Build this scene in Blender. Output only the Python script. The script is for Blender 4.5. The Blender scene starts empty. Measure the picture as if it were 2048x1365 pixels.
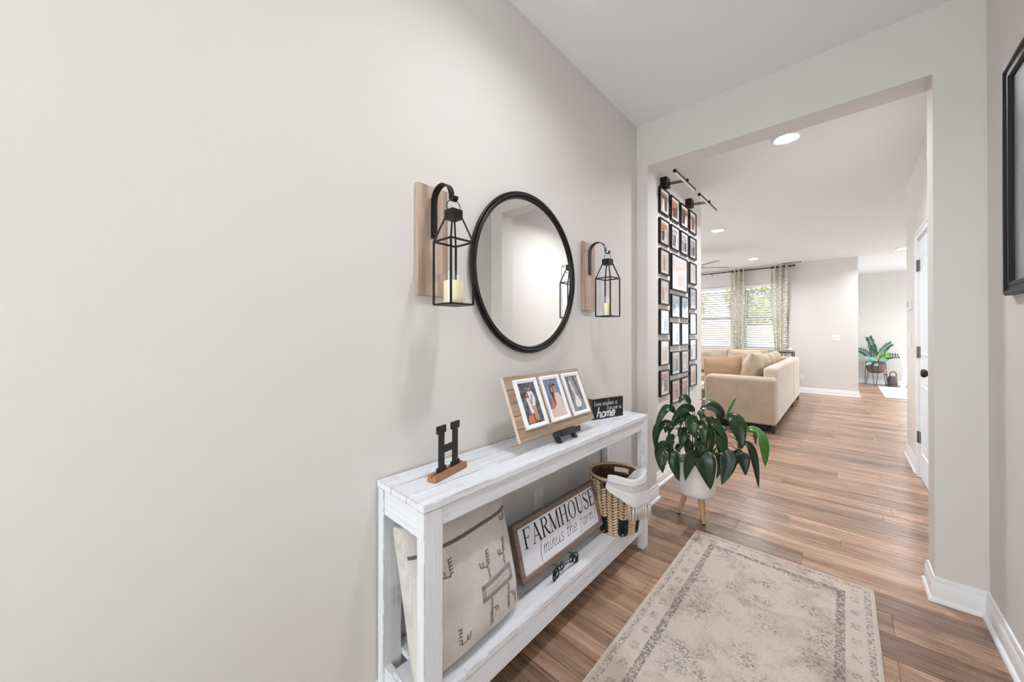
import bpy, bmesh, math, random
from mathutils import Vector, Matrix
random.seed(7)
S = bpy.context.scene
COL = S.collection
sin, cos, pi = math.sin, math.cos, math.pi

# ------------------------------------------------------------------ camera
cam_data = bpy.data.cameras.new('camera')
cam = bpy.data.objects.new('camera', cam_data)
COL.objects.link(cam)
cam.location = (0, 0, 1.2244)
cam.rotation_euler = (math.radians(90 + 0.235), 0, math.radians(42.787))
cam_data.sensor_fit = 'HORIZONTAL'
cam_data.sensor_width = 36
cam_data.lens = 716.46 / 2048 * 36
cam_data.shift_y = (666.2 - 682.5) / 2048
cam_data.clip_start = 0.02
cam_data.clip_end = 300
S.camera = cam

# ------------------------------------------------------------------ world, exposure, light levels
W = bpy.data.worlds.new('world')
S.world = W
W.use_nodes = True
bg = W.node_tree.nodes['Background']
bg.inputs[0].default_value = (0.94, 0.963, 1.0, 1)
bg.inputs[1].default_value = 7.2
S.view_settings.view_transform = 'Standard'
S.view_settings.look = 'None'
S.view_settings.gamma = 1
S.view_settings.use_curve_mapping = False
S.view_settings.exposure = 0.17
FOYER_W, HALL_W, LIVING_W = 8.5, 24.0, 22.0
LAMP_COL = (0.935, 0.958, 1.0)

# ------------------------------------------------------------------ helpers
def srgb(r, g, b):
    def f(c):
        c /= 255.0
        return c / 12.92 if c <= 0.04045 else ((c + 0.055) / 1.055) ** 2.4
    return (f(r), f(g), f(b), 1)

class NT:
    def __init__(s, name):
        s.m = bpy.data.materials.new(name)
        s.m.use_nodes = True
        s.n = s.m.node_tree.nodes
        s.l = s.m.node_tree.links
        s.b = s.n['Principled BSDF']
        s.out = s.n['Material Output']
    def node(s, t, ins=None, **kw):
        nd = s.n.new(t)
        for k, v in kw.items():
            setattr(nd, k, v)
        for k, v in (ins or {}).items():
            if hasattr(v, 'is_output') or isinstance(v, bpy.types.NodeSocket):
                s.l.new(v, nd.inputs[k])
            else:
                nd.inputs[k].default_value = v
        return nd
    def coord(s, scale=(1, 1, 1), kind='Object', loc=None):
        tc = s.node('ShaderNodeTexCoord')
        mp = s.node('ShaderNodeMapping', {'Vector': tc.outputs[kind], 'Scale': scale})
        if loc is not None:
            s.l.new(loc, mp.inputs['Location'])
        return mp.outputs[0]
    def noise(s, vec, scale=5, detail=4, rough=0.55, dist=0.0):
        return s.node('ShaderNodeTexNoise', {'Vector': vec, 'Scale': scale, 'Detail': detail,
                                             'Roughness': rough, 'Distortion': dist}).outputs[0]
    def ramp(s, fac, stops, interp='LINEAR'):
        r = s.node('ShaderNodeValToRGB', {'Fac': fac})
        cr = r.color_ramp
        cr.interpolation = interp
        while len(cr.elements) < len(stops):
            cr.elements.new(0.5)
        for e, (p, c) in zip(cr.elements, stops):
            e.position = p
            e.color = c if len(c) == 4 else (*c, 1)
        return r.outputs[0]
    def mix(s, fac, a, b, mode='MIX'):
        m = s.node('ShaderNodeMix', data_type='RGBA', blend_type=mode)
        for i, v in ((0, fac), (6, a), (7, b)):
            if isinstance(v, bpy.types.NodeSocket):
                s.l.new(v, m.inputs[i])
            else:
                m.inputs[i].default_value = v
        return m.outputs[2]
    def math(s, op, a, b=0.0, c=0.0):
        m = s.node('ShaderNodeMath', operation=op)
        for i, v in enumerate((a, b, c)):
            if isinstance(v, bpy.types.NodeSocket):
                s.l.new(v, m.inputs[i])
            else:
                m.inputs[i].default_value = v
        return m.outputs[0]
    def set(s, color=None, rough=None, metal=None, spec=None, bump=None, bump_str=0.2, bump_dist=0.002):
        for k, v in (('Base Color', color), ('Roughness', rough), ('Metallic', metal), ('Specular IOR Level', spec)):
            if v is None:
                continue
            if isinstance(v, bpy.types.NodeSocket):
                s.l.new(v, s.b.inputs[k])
            else:
                s.b.inputs[k].default_value = v
        if bump is not None:
            bn = s.node('ShaderNodeBump', {'Height': bump, 'Strength': bump_str, 'Distance': bump_dist})
            s.l.new(bn.outputs[0], s.b.inputs['Normal'])
        return s.m

def plain(name, col, rough=0.6, metal=0.0, spec=0.5, var=0.06, scale=30, bump=0.0):
    t = NT(name)
    n = t.noise(t.coord(), scale, 3)
    c = t.ramp(n, [(0.3, tuple(x * (1 - var) for x in col[:3])), (0.7, tuple(min(1, x * (1 + var)) for x in col[:3]))])
    return t.set(c, rough, metal, spec, n if bump else None, bump)

def wood(name, dark, light, scale=1.0, axis=0, rough=0.5, grain=1.0, bump=0.15):
    t = NT(name)
    oi = t.node('ShaderNodeObjectInfo')
    off = t.node('ShaderNodeCombineXYZ', {0: t.math('MULTIPLY', oi.outputs['Random'], 31.0),
                                          1: t.math('MULTIPLY', oi.outputs['Random'], 17.0)}).outputs[0]
    sc = [14 * scale] * 3
    sc[axis] = 0.9 * scale
    v = t.coord(tuple(sc), loc=off)
    n1 = t.noise(v, 1.0, 6, 0.6, 0.6)
    sc2 = [90 * scale] * 3
    sc2[axis] = 2.0 * scale
    n2 = t.noise(t.coord(tuple(sc2), loc=off), 1.0, 4, 0.6)
    f = t.math('ADD', t.math('MULTIPLY', n1, 0.65), t.math('MULTIPLY', n2, 0.35))
    c = t.ramp(f, [(0.5 - 0.17 / grain, dark), (0.5 + 0.17 / grain, light)])
    return t.set(c, rough, bump=f, bump_str=bump)

MAT = {}
def M(k):
    return MAT[k]

class MB:
    """collects shapes (world coordinates, through an optional frame T) for ONE mesh object"""
    def __init__(s, T=None):
        s.v, s.f, s.mi, s.T = [], [], [], T
        s.mat = 0
    def add(s, vs, fs):
        b = len(s.v)
        for p in vs:
            s.v.append(tuple(s.T(*p)) if s.T else tuple(p))
        for f in fs:
            s.f.append([b + i for i in f])
            s.mi.append(s.mat)
        return s
    def box(s, x0, x1, y0, y1, z0, z1):
        vs = [(x, y, z) for z in (z0, z1) for y in (y0, y1) for x in (x0, x1)]
        return s.add(vs, [(0, 2, 3, 1), (4, 5, 7, 6), (0, 1, 5, 4), (2, 6, 7, 3), (0, 4, 6, 2), (1, 3, 7, 5)])
    def poly(s, pts):
        return s.add(pts, [list(range(len(pts)))])
    def prism(s, pts2, h0, h1):
        n = len(pts2)
        vs = [(a, b, h0) for a, b in pts2] + [(a, b, h1) for a, b in pts2]
        fs = [list(range(n))[::-1], [n + i for i in range(n)]]
        fs += [(i, (i + 1) % n, n + (i + 1) % n, n + i) for i in range(n)]
        return s.add(vs, fs)
    def grid(s, rows, close_u=False, close_v=False):
        nr, nc = len(rows), len(rows[0])
        vs = [p for r in rows for p in r]
        fs = []
        for i in range(nr if close_v else nr - 1):
            for j in range(nc if close_u else nc - 1):
                a, b = i * nc + j, i * nc + (j + 1) % nc
                i2 = (i + 1) % nr
                fs.append((a, b, i2 * nc + (j + 1) % nc, i2 * nc + j))
        return s.add(vs, fs)
    def tube(s, path, r, seg=8, closed=False, caps=True, flat=None):
        path = [Vector(p) for p in path]
        n = len(path)
        rs = r if isinstance(r, (list, tuple)) else [r] * n
        rows = []
        up = None
        for i, p in enumerate(path):
            a = path[(i - 1) % n] if closed or i > 0 else p
            b = path[(i + 1) % n] if closed or i < n - 1 else p
            t = (b - a)
            t = t.normalized() if t.length > 1e-9 else Vector((0, 0, 1))
            if up is None:
                up = Vector((0, 0, 1)) if abs(t.z) < 0.9 else Vector((1, 0, 0))
            sd = t.cross(up)
            if sd.length < 1e-6:
                sd = t.orthogonal()
            sd.normalize()
            up = sd.cross(t).normalized()
            k = flat or (1, 1)
            rows.append([p + (sd * cos(q) * k[0] + up * sin(q) * k[1]) * rs[i]
                         for q in [2 * pi * j / seg for j in range(seg)]])
        s.grid(rows, close_u=True, close_v=closed)
        if caps and not closed:
            s.add(rows[0], [list(range(seg))[::-1]])
            s.add(rows[-1], [list(range(seg))])
        return s
    def bar(s, p, q, w, d, up=(0, 0, 1)):
        p, q, up = Vector(p), Vector(q), Vector(up)
        t = (q - p).normalized()
        sd = t.cross(up)
        if sd.length < 1e-5:
            sd = t.cross(Vector((1, 0, 0)))
        sd.normalize()
        u = sd.cross(t)
        vs = [e + sd * a * w / 2 + u * b * d / 2 for e in (p, q) for b in (-1, 1) for a in (-1, 1)]
        return s.add(vs, [(0, 2, 3, 1), (4, 5, 7, 6), (0, 1, 5, 4), (2, 6, 7, 3), (0, 4, 6, 2), (1, 3, 7, 5)])
    def lathe(s, prof, c=(0, 0), seg=32, caps=True):
        rows = [[(c[0] + r * cos(2 * pi * j / seg), c[1] + r * sin(2 * pi * j / seg), z) for j in range(seg)] for r, z in prof]
        s.grid(rows, close_u=True)
        if caps:
            if prof[0][0] > 1e-5:
                s.add(rows[0], [list(range(seg))[::-1]])
            if prof[-1][0] > 1e-5:
                s.add(rows[-1], [list(range(seg))])
        return s
    def sweep(s, path, prof):
        """path: xy polyline; prof: (distance to the left of travel, z) closed outline"""
        n = len(path)
        P = [Vector(p) for p in path]
        rows = []
        for i, p in enumerate(P):
            ds = []
            if i > 0:
                ds.append((P[i] - P[i - 1]).normalized())
            if i < n - 1:
                ds.append((P[i + 1] - P[i]).normalized())
            ns = [Vector((-d.y, d.x)) for d in ds]
            m = sum(ns, Vector((0, 0)))
            m.normalize()
            m = m / max(0.3, m.dot(ns[0]))
            rows.append([(p.x + m.x * d, p.y + m.y * d, z) for d, z in prof])
        s.grid(rows, close_u=True)
        k = len(prof)
        s.add(rows[0], [list(range(k))])
        s.add(rows[-1], [list(range(k))[::-1]])
        return s
    def ribbon(s, pts, w, n=0.0, smooth=0):
        """flat stroke in the (a, b) plane of the frame; w is a number or a list of widths"""
        if smooth and len(pts) > 2:
            q, ww = [], []
            P = [pts[0]] + list(pts) + [pts[-1]]
            wl = w if isinstance(w, (list, tuple)) else [w] * len(pts)
            wl = [wl[0]] + list(wl) + [wl[-1]]
            for i in range(1, len(P) - 2):
                for j in range(smooth):
                    t = j / smooth
                    q.append(tuple(0.5 * ((2 * P[i][k]) + (-P[i - 1][k] + P[i + 1][k]) * t +
                                          (2 * P[i - 1][k] - 5 * P[i][k] + 4 * P[i + 1][k] - P[i + 2][k]) * t * t +
                                          (-P[i - 1][k] + 3 * P[i][k] - 3 * P[i + 1][k] + P[i + 2][k]) * t ** 3) for k in (0, 1)))
                    ww.append(wl[i] * (1 - t) + wl[i + 1] * t)
            q.append(tuple(pts[-1][:2]))
            ww.append(wl[-2])
            pts, w = q, ww
        wl = w if isinstance(w, (list, tuple)) else [w] * len(pts)
        rows = []
        for i, p in enumerate(pts):
            a = Vector(pts[max(0, i - 1)][:2])
            b = Vector(pts[min(len(pts) - 1, i + 1)][:2])
            d = b - a
            d = d.normalized() if d.length > 1e-9 else Vector((1, 0))
            nx, ny = -d.y * wl[i] / 2, d.x * wl[i] / 2
            rows.append([(p[0] + nx, p[1] + ny, n), (p[0] - nx, p[1] - ny, n)])
        return s.grid(rows)
    def build(s, name, mats, parent=None, smooth=False, bevel=0, seg=2, subsurf=0, autosmooth=None):
        me = bpy.data.meshes.new(name)
        off = Vector((0, 0, 0))
        p = parent
        while p is not None:
            off += p.location
            p = p.parent
        me.from_pydata([tuple(Vector(v) - off) for v in s.v], [], s.f)
        bmm = bmesh.new()
        bmm.from_mesh(me)
        for i, f in enumerate(bmm.faces):
            f.material_index = s.mi[i] if i < len(s.mi) else 0
        bmesh.ops.remove_doubles(bmm, verts=bmm.verts, dist=1e-6)
        bmesh.ops.recalc_face_normals(bmm, faces=bmm.faces)
        bmm.to_mesh(me)
        bmm.free()
        for m in (mats if isinstance(mats, (list, tuple)) else [mats]):
            me.materials.append(MAT[m] if isinstance(m, str) else m)
        if smooth:
            me.polygons.foreach_set('use_smooth', [True] * len(me.polygons))
            if smooth != 'all':
                me.set_sharp_from_angle(angle=math.radians(autosmooth or 40))
        o = bpy.data.objects.new(name, me)
        COL.objects.link(o)
        o.parent = parent
        if bevel:
            md = o.modifiers.new('bevel', 'BEVEL')
            md.width, md.segments, md.limit_method = bevel, seg, 'ANGLE'
            md.angle_limit = math.radians(40)
        if subsurf:
            md = o.modifiers.new('sub', 'SUBSURF')
            md.levels = md.render_levels = subsurf
        return o

def tag(o, label, cat, group=None):
    o['label'] = label
    o['category'] = cat
    if group:
        o['group'] = group
    return o
def thing(name, loc, label, cat, group=None):
    o = bpy.data.objects.new(name, None)
    COL.objects.link(o)
    o.location = loc
    o.empty_display_size = 0.05
    return tag(o, label, cat, group)
def struct(o):
    o['kind'] = 'structure'
    return o
def part_label(o, text):
    o['label'] = text
    return o
def dup(root, loc, label=None):
    r = root.copy()
    COL.objects.link(r)
    r.location = loc
    if label:
        r['label'] = label
    for ch in list(root.children):
        c = ch.copy()
        COL.objects.link(c)
        c.parent = r
        for g in list(ch.children):
            d = g.copy()
            COL.objects.link(d)
            d.parent = c
    return r
def frame(o, u, v, n=None):
    o, u, v = Vector(o), Vector(u).normalized(), Vector(v).normalized()
    n = Vector(n).normalized() if n else u.cross(v)
    return lambda a, b, c=0.0: o + u * a + v * b + n * c

# ------------------------------------------------------------------ materials
t = NT('wall_paint')
n = t.noise(t.coord(), 160, 3)
MAT['wall'] = t.set(t.ramp(t.noise(t.coord(), 1.3, 2), [(0.3, srgb(222, 218, 214)), (0.7, srgb(225, 221, 217))]), 0.75, spec=0.25, bump=n, bump_str=0.03)
t = NT('ceiling_paint')
MAT['ceiling'] = t.set(t.ramp(t.noise(t.coord(), 1.0, 2), [(0.3, srgb(243, 244, 246)), (0.7, srgb(245, 246, 248))]), 0.85, spec=0.2,
                       bump=t.noise(t.coord(), 120, 3), bump_str=0.04)
MAT['trim'] = plain('trim_white', srgb(238, 239, 241), 0.35, var=0.01)
MAT['door'] = plain('door_white', srgb(236, 239, 242), 0.4, var=0.01)

# floor planks
t = NT('floor_plank_wood')
oi = t.node('ShaderNodeObjectInfo')
rnd = oi.outputs['Random']
off = t.node('ShaderNodeCombineXYZ', {0: t.math('MULTIPLY', rnd, 40.0), 1: t.math('MULTIPLY', rnd, 23.0)}).outputs[0]
n1 = t.noise(t.coord((0.8, 16, 16), loc=off), 1.0, 5, 0.6, 0.8)
n2 = t.noise(t.coord((2.5, 130, 130), loc=off), 1.0, 3, 0.6)
n3 = t.noise(t.coord((0.5, 6, 6), loc=off), 1.0, 2)
f = t.math('ADD', t.math('MULTIPLY', n1, 0.6), t.math('MULTIPLY', n2, 0.4))
c = t.ramp(f, [(0.35, srgb(120, 92, 74)), (0.5, srgb(168, 137, 115)), (0.64, srgb(206, 176, 152))])
c2 = t.mix(t.math('MULTIPLY', n3, 0.5), c, srgb(212, 190, 170), 'MULTIPLY')
tone = t.ramp(rnd, [(0.0, (0.66, 0.66, 0.66)), (0.35, (0.92, 0.92, 0.92)), (0.7, (1.05, 1.04, 1.03)), (1.0, (1.25, 1.24, 1.22))])
MAT['plank'] = t.set(t.mix(1.0, c2, tone, 'MULTIPLY'), t.math('ADD', 0.22, t.math('MULTIPLY', n2, 0.12)), spec=0.45, bump=f, bump_str=0.05)
t = NT('floor_joint')
MAT['joint'] = t.set(t.ramp(t.noise(t.coord((1, 8, 1)), 3), [(0.3, srgb(60, 42, 32)), (0.7, srgb(80, 58, 45))]), 0.7)

# distressed white paint over brown wood: wear on the edges, scratches along the grain
def distressed(name, axis, wear_lo=0.52):
    t = NT(name)
    sc = [60.0] * 3
    sc[axis] = 2.2
    v = t.coord(tuple(sc))
    streak = t.noise(v, 1.0, 5, 0.65)
    blot = t.noise(t.coord(), 9, 4, 0.6)
    base = t.ramp(streak, [(0.25, srgb(196, 200, 208)), (0.45, srgb(226, 228, 233)), (0.75, srgb(240, 240, 242))])
    grey = t.math('MULTIPLY', t.ramp(blot, [(0.62, (0, 0, 0)), (0.75, (1, 1, 1))]), t.ramp(streak, [(0.5, (1, 1, 1)), (0.62, (0, 0, 0))]))
    base = t.mix(t.math('MULTIPLY', grey, 0.55), base, srgb(150, 150, 154))
    bev = t.node('ShaderNodeBevel', {'Radius': 0.005}, samples=4)
    geo = t.node('ShaderNodeNewGeometry')
    dp = t.node('ShaderNodeVectorMath', {0: bev.outputs[0], 1: geo.outputs['Normal']}, operation='DOT_PRODUCT').outputs['Value']
    edge = t.math('SUBTRACT', 1.0, dp)
    e2 = t.ramp(t.math('MULTIPLY', t.math('ADD', edge, 0.0), t.ramp(t.noise(t.coord(), 14, 4, 0.7), [(0.40, (0, 0, 0)), (0.6, (3, 3, 3))])),
                [(0.05, (0, 0, 0)), (0.16, (1, 1, 1))])
    col = t.mix(e2, base, srgb(150, 106, 76))
    return t.set(col, 0.55, spec=0.35, bump=streak, bump_str=0.12)
MAT['dist_x'] = distressed('distressed_white_x', 0)
MAT['dist_y'] = distressed('distressed_white_y', 1)
MAT['dist_z'] = distressed('distressed_white_z', 2)

MAT['black'] = plain('black_metal', srgb(22, 21, 22), 0.45, 0.3)
MAT['iron'] = plain('dark_iron', srgb(17, 16, 16), 0.36, 0.2)
MAT['blackpaint'] = plain('black_paint', srgb(17, 17, 19), 0.55, scale=80)
MAT['easelblack'] = plain('easel_black', srgb(38, 40, 46), 0.45)
MAT['sconce_wood'] = wood('sconce_wood', srgb(150, 124, 106), srgb(206, 182, 162), 1.3, 2, grain=1.2)
MAT['hwood'] = wood('stand_wood', srgb(128, 84, 60), srgb(178, 126, 94), 1.5, 1)
MAT['board_wood'] = wood('board_wood', srgb(150, 126, 104), srgb(196, 172, 148), 1.6, 1, 0.7, 1.3)
MAT['board_side'] = wood('board_side', srgb(200, 178, 160), srgb(232, 214, 200), 1.6, 2, 0.7)
MAT['block_wood'] = wood('block_wood', srgb(90, 58, 38), srgb(150, 104, 72), 2.0, 2, 0.6)
MAT['block_top'] = wood('block_top', srgb(150, 140, 130), srgb(200, 192, 182), 2.0, 1, 0.6)
MAT['signwood'] = wood('sign_frame_wood', srgb(98, 82, 74), srgb(158, 138, 126), 1.6, 1, 0.7)
MAT['legwood'] = wood('planter_leg_wood', srgb(176, 132, 98), srgb(214, 174, 140), 1.6, 2, 0.5)
MAT['white'] = plain('white_paint', srgb(240, 240, 243), 0.45, var=0.02)
MAT['panelwhite'] = plain('sign_panel', srgb(232, 232, 240), 0.6, var=0.03, scale=12)
MAT['slat'] = plain('blind_slat', srgb(206, 204, 198), 0.6, var=0.02)
MAT['mat'] = plain('photo_mat', srgb(238, 236, 236), 0.55, var=0.01)
MAT['ink'] = plain('ink_black', srgb(20, 20, 26), 0.7)
MAT['inkwhite'] = plain('ink_white', srgb(235, 235, 235), 0.7)
MAT['candle'] = plain('candle_wax', srgb(240, 228, 190), 0.5, var=0.02)
MAT['wick'] = plain('wick', srgb(60, 50, 40), 0.8)
MAT['chrome'] = plain('dark_nickel', srgb(88, 86, 84), 0.3, 0.9)
MAT['bronze'] = plain('bronze', srgb(58, 52, 48), 0.35, 0.8)
MAT['plate'] = plain('plate_white', srgb(236, 235, 232), 0.4, var=0.01)
t = NT('mirror_silver')
MAT['mirror'] = t.set((0.90, 0.91, 0.90, 1), 0.005, 1.0)

def thin_glass(name, tint=(1, 1, 1, 1), refl=1.0):
    t = NT(name)
    t.n.remove(t.b)
    tr = t.node('ShaderNodeBsdfTransparent', {'Color': tint})
    gl = t.node('ShaderNodeBsdfGlossy', {'Roughness': 0.02, 'Color': (1, 1, 1, 1)})
    lw = t.node('ShaderNodeLayerWeight', {'Blend': 0.5})
    f = t.math('ADD', 0.04, t.math('MULTIPLY', t.math('POWER', lw.outputs['Facing'], 4.0), 0.55))
    mx = t.node('ShaderNodeMixShader', {0: t.math('MULTIPLY', f, refl), 1: tr.outputs[0], 2: gl.outputs[0]})
    t.l.new(mx.outputs[0], t.out.inputs[0])
    return t.m
MAT['glass'] = thin_glass('clear_glass')
MAT['winglass'] = thin_glass('window_glass', (0.97, 0.99, 0.98, 1), 0.7)

def emit(name, col, strength):
    t = NT(name)
    t.n.remove(t.b)
    e = t.node('ShaderNodeEmission', {'Color': col, 'Strength': strength})
    t.l.new(e.outputs[0], t.out.inputs[0])
    return t.m
MAT['lens'] = emit('lamp_lens', (*LAMP_COL, 1), 14.0)

def fabric(name, dark, light, scale=260, rough=0.9, bump=0.3, blot=0.5):
    t = NT(name)
    v = t.coord((1, 1, 1))
    w1 = t.node('ShaderNodeTexWave', {'Vector': v, 'Scale': scale * 0.3, 'Distortion': 1.5, 'Detail': 1.0}, wave_type='BANDS', bands_direction='Z').outputs['Fac']
    w2 = t.node('ShaderNodeTexWave', {'Vector': v, 'Scale': scale * 0.3, 'Distortion': 1.5, 'Detail': 1.0}, wave_type='BANDS', bands_direction='Y').outputs['Fac']
    n = t.noise(v, scale * 0.8, 3, 0.7)
    n0 = t.noise(v, 7, 3)
    f = t.math('ADD', t.math('MULTIPLY', t.math('ADD', w1, w2), 0.18), t.math('MULTIPLY', n, 0.6))
    f = t.math('ADD', f, t.math('MULTIPLY', t.math('SUBTRACT', n0, 0.5), blot))
    c = t.ramp(f, [(0.25, dark), (0.75, light)])
    m = t.set(c, rough, spec=0.15, bump=f, bump_str=bump)
    t.b.inputs['Sheen Weight'].default_value = 0.15
    return m
MAT['cushion'] = fabric('linen_cushion', srgb(188, 181, 174), srgb(230, 225, 219))
MAT['cushion_print'] = fabric('cushion_print', srgb(112, 104, 98), srgb(140, 132, 126))
MAT['cushion_stripe'] = fabric('cushion_stripe', srgb(96, 84, 78), srgb(128, 114, 106))
MAT['cushion_pale'] = fabric('cushion_pale_print', srgb(196, 182, 174), srgb(212, 198, 190))
MAT['sofa'] = fabric('sofa_fabric', srgb(164, 146, 128), srgb(214, 196, 176), 150, blot=0.3)
MAT['sofaback'] = fabric('sofa_back_fabric', srgb(196, 180, 164), srgb(226, 212, 198), 120, blot=0.5)
MAT['sofacush'] = fabric('sofa_cushion_fabric', srgb(170, 152, 128), srgb(214, 196, 172), 150, blot=0.3)
MAT['tanpillow'] = fabric('tan_pillow', srgb(156, 124, 98), srgb(190, 156, 126), 160, blot=0.2)
MAT['fringe'] = fabric('cream_fringe', srgb(206, 186, 160), srgb(232, 216, 194), 200)
MAT['throwwhite'] = fabric('white_throw', srgb(222, 222, 224), srgb(244, 244, 244), 150)
MAT['sofadark'] = plain('gap_shade_and_foot', srgb(26, 22, 20), 0.8)  # near black: painted shade of the sofa gap, also ottoman feet

# ------------------------------------------------------------------ setting: walls, ceiling, floor
XL, XR, XH = -1.106, 0.460, 0.476
YW, YB, YF, YD = 2.54, 2.70, 9.70, 12.60
XJL, XJR, ZL, CZ = -1.028, 0.306, 2.4317, 2.74
YE = 4.15          # end of the gallery wall
YH = 5.45          # end of the hall wall
YK = -2.2          # wall with the front door, behind the photographer

o = struct(MB().box(XL - 0.12, XL, YK, YE, 0, CZ).build('wall_left', 'wall'))
m = MB()
m.box(XL, XJL, YW, YB, 0, CZ).box(XJR, XR, YW, YB, 0, CZ).box(XJL, XJR, YW, YB, ZL, CZ)
struct(m.build('wall_passage', 'wall'))
struct(MB().box(XR, XR + 0.12, YK, 2.62, 0, CZ).build('wall_right', 'wall'))
DY0, DY1, DZ = 3.87, 4.64, 2.04
m = MB()
m.box(XH, XH + 0.12, 2.62, DY0, 0, CZ).box(XH, XH + 0.12, DY1, YH, 0, CZ).box(XH, XH + 0.12, DY0, DY1, DZ, CZ)
struct(m.build('wall_hall', 'wall'))
struct(MB().box(XH + 0.12, 4.6, YH - 0.12, YH, 0, CZ).build('wall_kitchen', 'wall'))
struct(MB().box(-5.2, XL - 0.12, YE - 0.12, YE, 0, CZ).build('wall_living_near', 'wall'))
m = MB()
m.box(-5.2, -5.08, YE, 5.2, 0, CZ).box(-5.2, -5.08, 8.6, YF, 0, CZ).box(-5.2, -5.08, 5.2, 8.6, 0, 0.6).box(-5.2, -5.08, 5.2, 8.6, 2.4, CZ)
struct(m.build('wall_living_left', 'wall'))
m = MB()
m.box(4.48, 4.6, YH, 7.0, 0, CZ).box(4.48, 4.6, 11.0, YD, 0, CZ).box(4.48, 4.6, 7.0, 11.0, 0, 0.9).box(4.48, 4.6, 7.0, 11.0, 2.4, CZ)
struct(m.build('wall_dining_right', 'wall'))
WINS = [(-2.75, -1.92), (-1.69, -0.86)]
WZ0, WZ1 = 0.92, 2.36
m = MB()
xs = [-5.2] + [x for w in WINS for x in w] + [0.21]
for i in range(0, len(xs), 2):
    m.box(xs[i], xs[i + 1], YF, YF + 0.14, 0, CZ)
for a, b in WINS:
    m.box(a, b, YF, YF + 0.14, 0, WZ0).box(a, b, YF, YF + 0.14, WZ1, CZ)
struct(m.build('wall_far', 'wall'))
struct(MB().box(0.07, 0.21, YF + 0.14, YD, 0, CZ).build('wall_dining_left', 'wall'))
SX0, SX1, SZ = 1.20, 3.10, 2.15     # unseen dining glass door, added for daylight
m = MB()
m.box(0.07, SX0, YD, YD + 0.14, 0, CZ).box(SX1, 4.6, YD, YD + 0.14, 0, CZ).box(SX0, SX1, YD, YD + 0.14, SZ, CZ)
struct(m.build('wall_dining_far', 'wall'))
# unseen entry wall, its door glazing widened to let in more daylight
FX0, FX1, FZ = -1.02, 0.38, 2.45
m = MB()
m.box(XL - 0.12, FX0, YK - 0.14, YK, 0, CZ).box(FX1, XR + 0.12, YK - 0.14, YK, 0, CZ).box(FX0, FX1, YK - 0.14, YK, FZ, CZ)
struct(m.build('wall_entry', 'wall'))
struct(MB().box(-5.2, 4.6, YK - 0.14, YD + 0.14, CZ, CZ + 0.1).build('ceiling', 'ceiling'))

fl = struct(MB().box(-5.2, 4.6, YK - 0.14, YD + 0.14, -0.12, -0.005).build('floor', 'joint'))
# planks: one bevelled board shared by all, scaled to length
PW, PL = 0.1545, 1.22
bm = bmesh.new()
g = 0.0009
rows = [(-PW / 2 + g, -0.005), (-PW / 2 + g, -0.0012), (-PW / 2 + g + 0.0022, 0), (PW / 2 - g - 0.0022, 0), (PW / 2 - g, -0.0012), (PW / 2 - g, -0.005)]
for x in (0.0005, 0.0025, PL - 0.0025, PL - 0.0005):
    for (y, z) in rows:
        bm.verts.new((x, y, z - (0.0010 if x in (0.0005, PL - 0.0005) and z == 0 else 0)))
bm.verts.ensure_lookup_table()
for i in range(3):
    for j in range(5):
        a = i * 6 + j
        bm.faces.new([bm.verts[k] for k in (a, a + 6, a + 7, a + 1)])
for k in (0, 18):
    bm.faces.new([bm.verts[k + j] for j in range(6)])
bmesh.ops.recalc_face_normals(bm, faces=bm.faces)
plank_me = bpy.data.meshes.new('plank')
bm.to_mesh(plank_me)
bm.free()
plank_me.materials.append(MAT['plank'])
def lay(x0, x1, y, start):
    x = start
    while x < x1 - 0.02:
        a, b = max(x, x0), min(x + PL, x1)
        if b - a > 0.03:
            o = bpy.data.objects.new('plank', plank_me)
            COL.objects.link(o)
            o.parent = fl
            o.location = (a, y, 0)
            o.scale = ((b - a) / PL, 1, 1)
        x += PL
prng = random.Random(11)
FIX = {}
Y0 = 2.743 + PW / 2
k = -16
while Y0 + k * PW < YD - PW / 2:
    y = Y0 + k * PW
    s0 = -3.4 - prng.random() * PL
    # joints seen in the photograph, near the rug and the planter
    want = {0: -0.016, 1: -0.27, -2: -0.17, 4: 0.19, -1: -0.51}.get(k)
    if want is not None:
        s0 = want - 3 * PL
    if y < YE:
        lay(XL, XH, y, s0)
    elif y < YF:
        lay(-2.75, 1.3, y, s0)
    else:
        lay(0.21, 2.2, y, s0)
    k += 1

# baseboards with shoe moulding
BP = [(0, 0), (0.024, 0), (0.024, 0.008), (0.019, 0.017), (0.013, 0.020), (0.013, 0.082), (0.009, 0.088), (0.010, 0.094), (0.005, 0.108), (0, 0.11)]
def baseboard(name, *paths):
    m = MB()
    for p in paths:
        m.sweep(p, BP)
    return struct(m.build(name, 'trim', smooth=True, autosmooth=35))
baseboard('baseboard_right', [(XR, YK), (XR, YW), (XJR, YW), (XJR, YB), (XH, YB), (XH, DY0 - 0.065)], [(XH, DY1 + 0.065), (XH, YH), (2.0, YH)])
baseboard('baseboard_left', [(-2.4, YE), (XL, YE), (XL, YB), (XJL, YB), (XJL, YW), (XL, YW), (XL, YK)])
baseboard('baseboard_far', [(SX0 - 0.07, YD), (0.21, YD), (0.21, YF), (-5.0, YF)])

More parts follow.
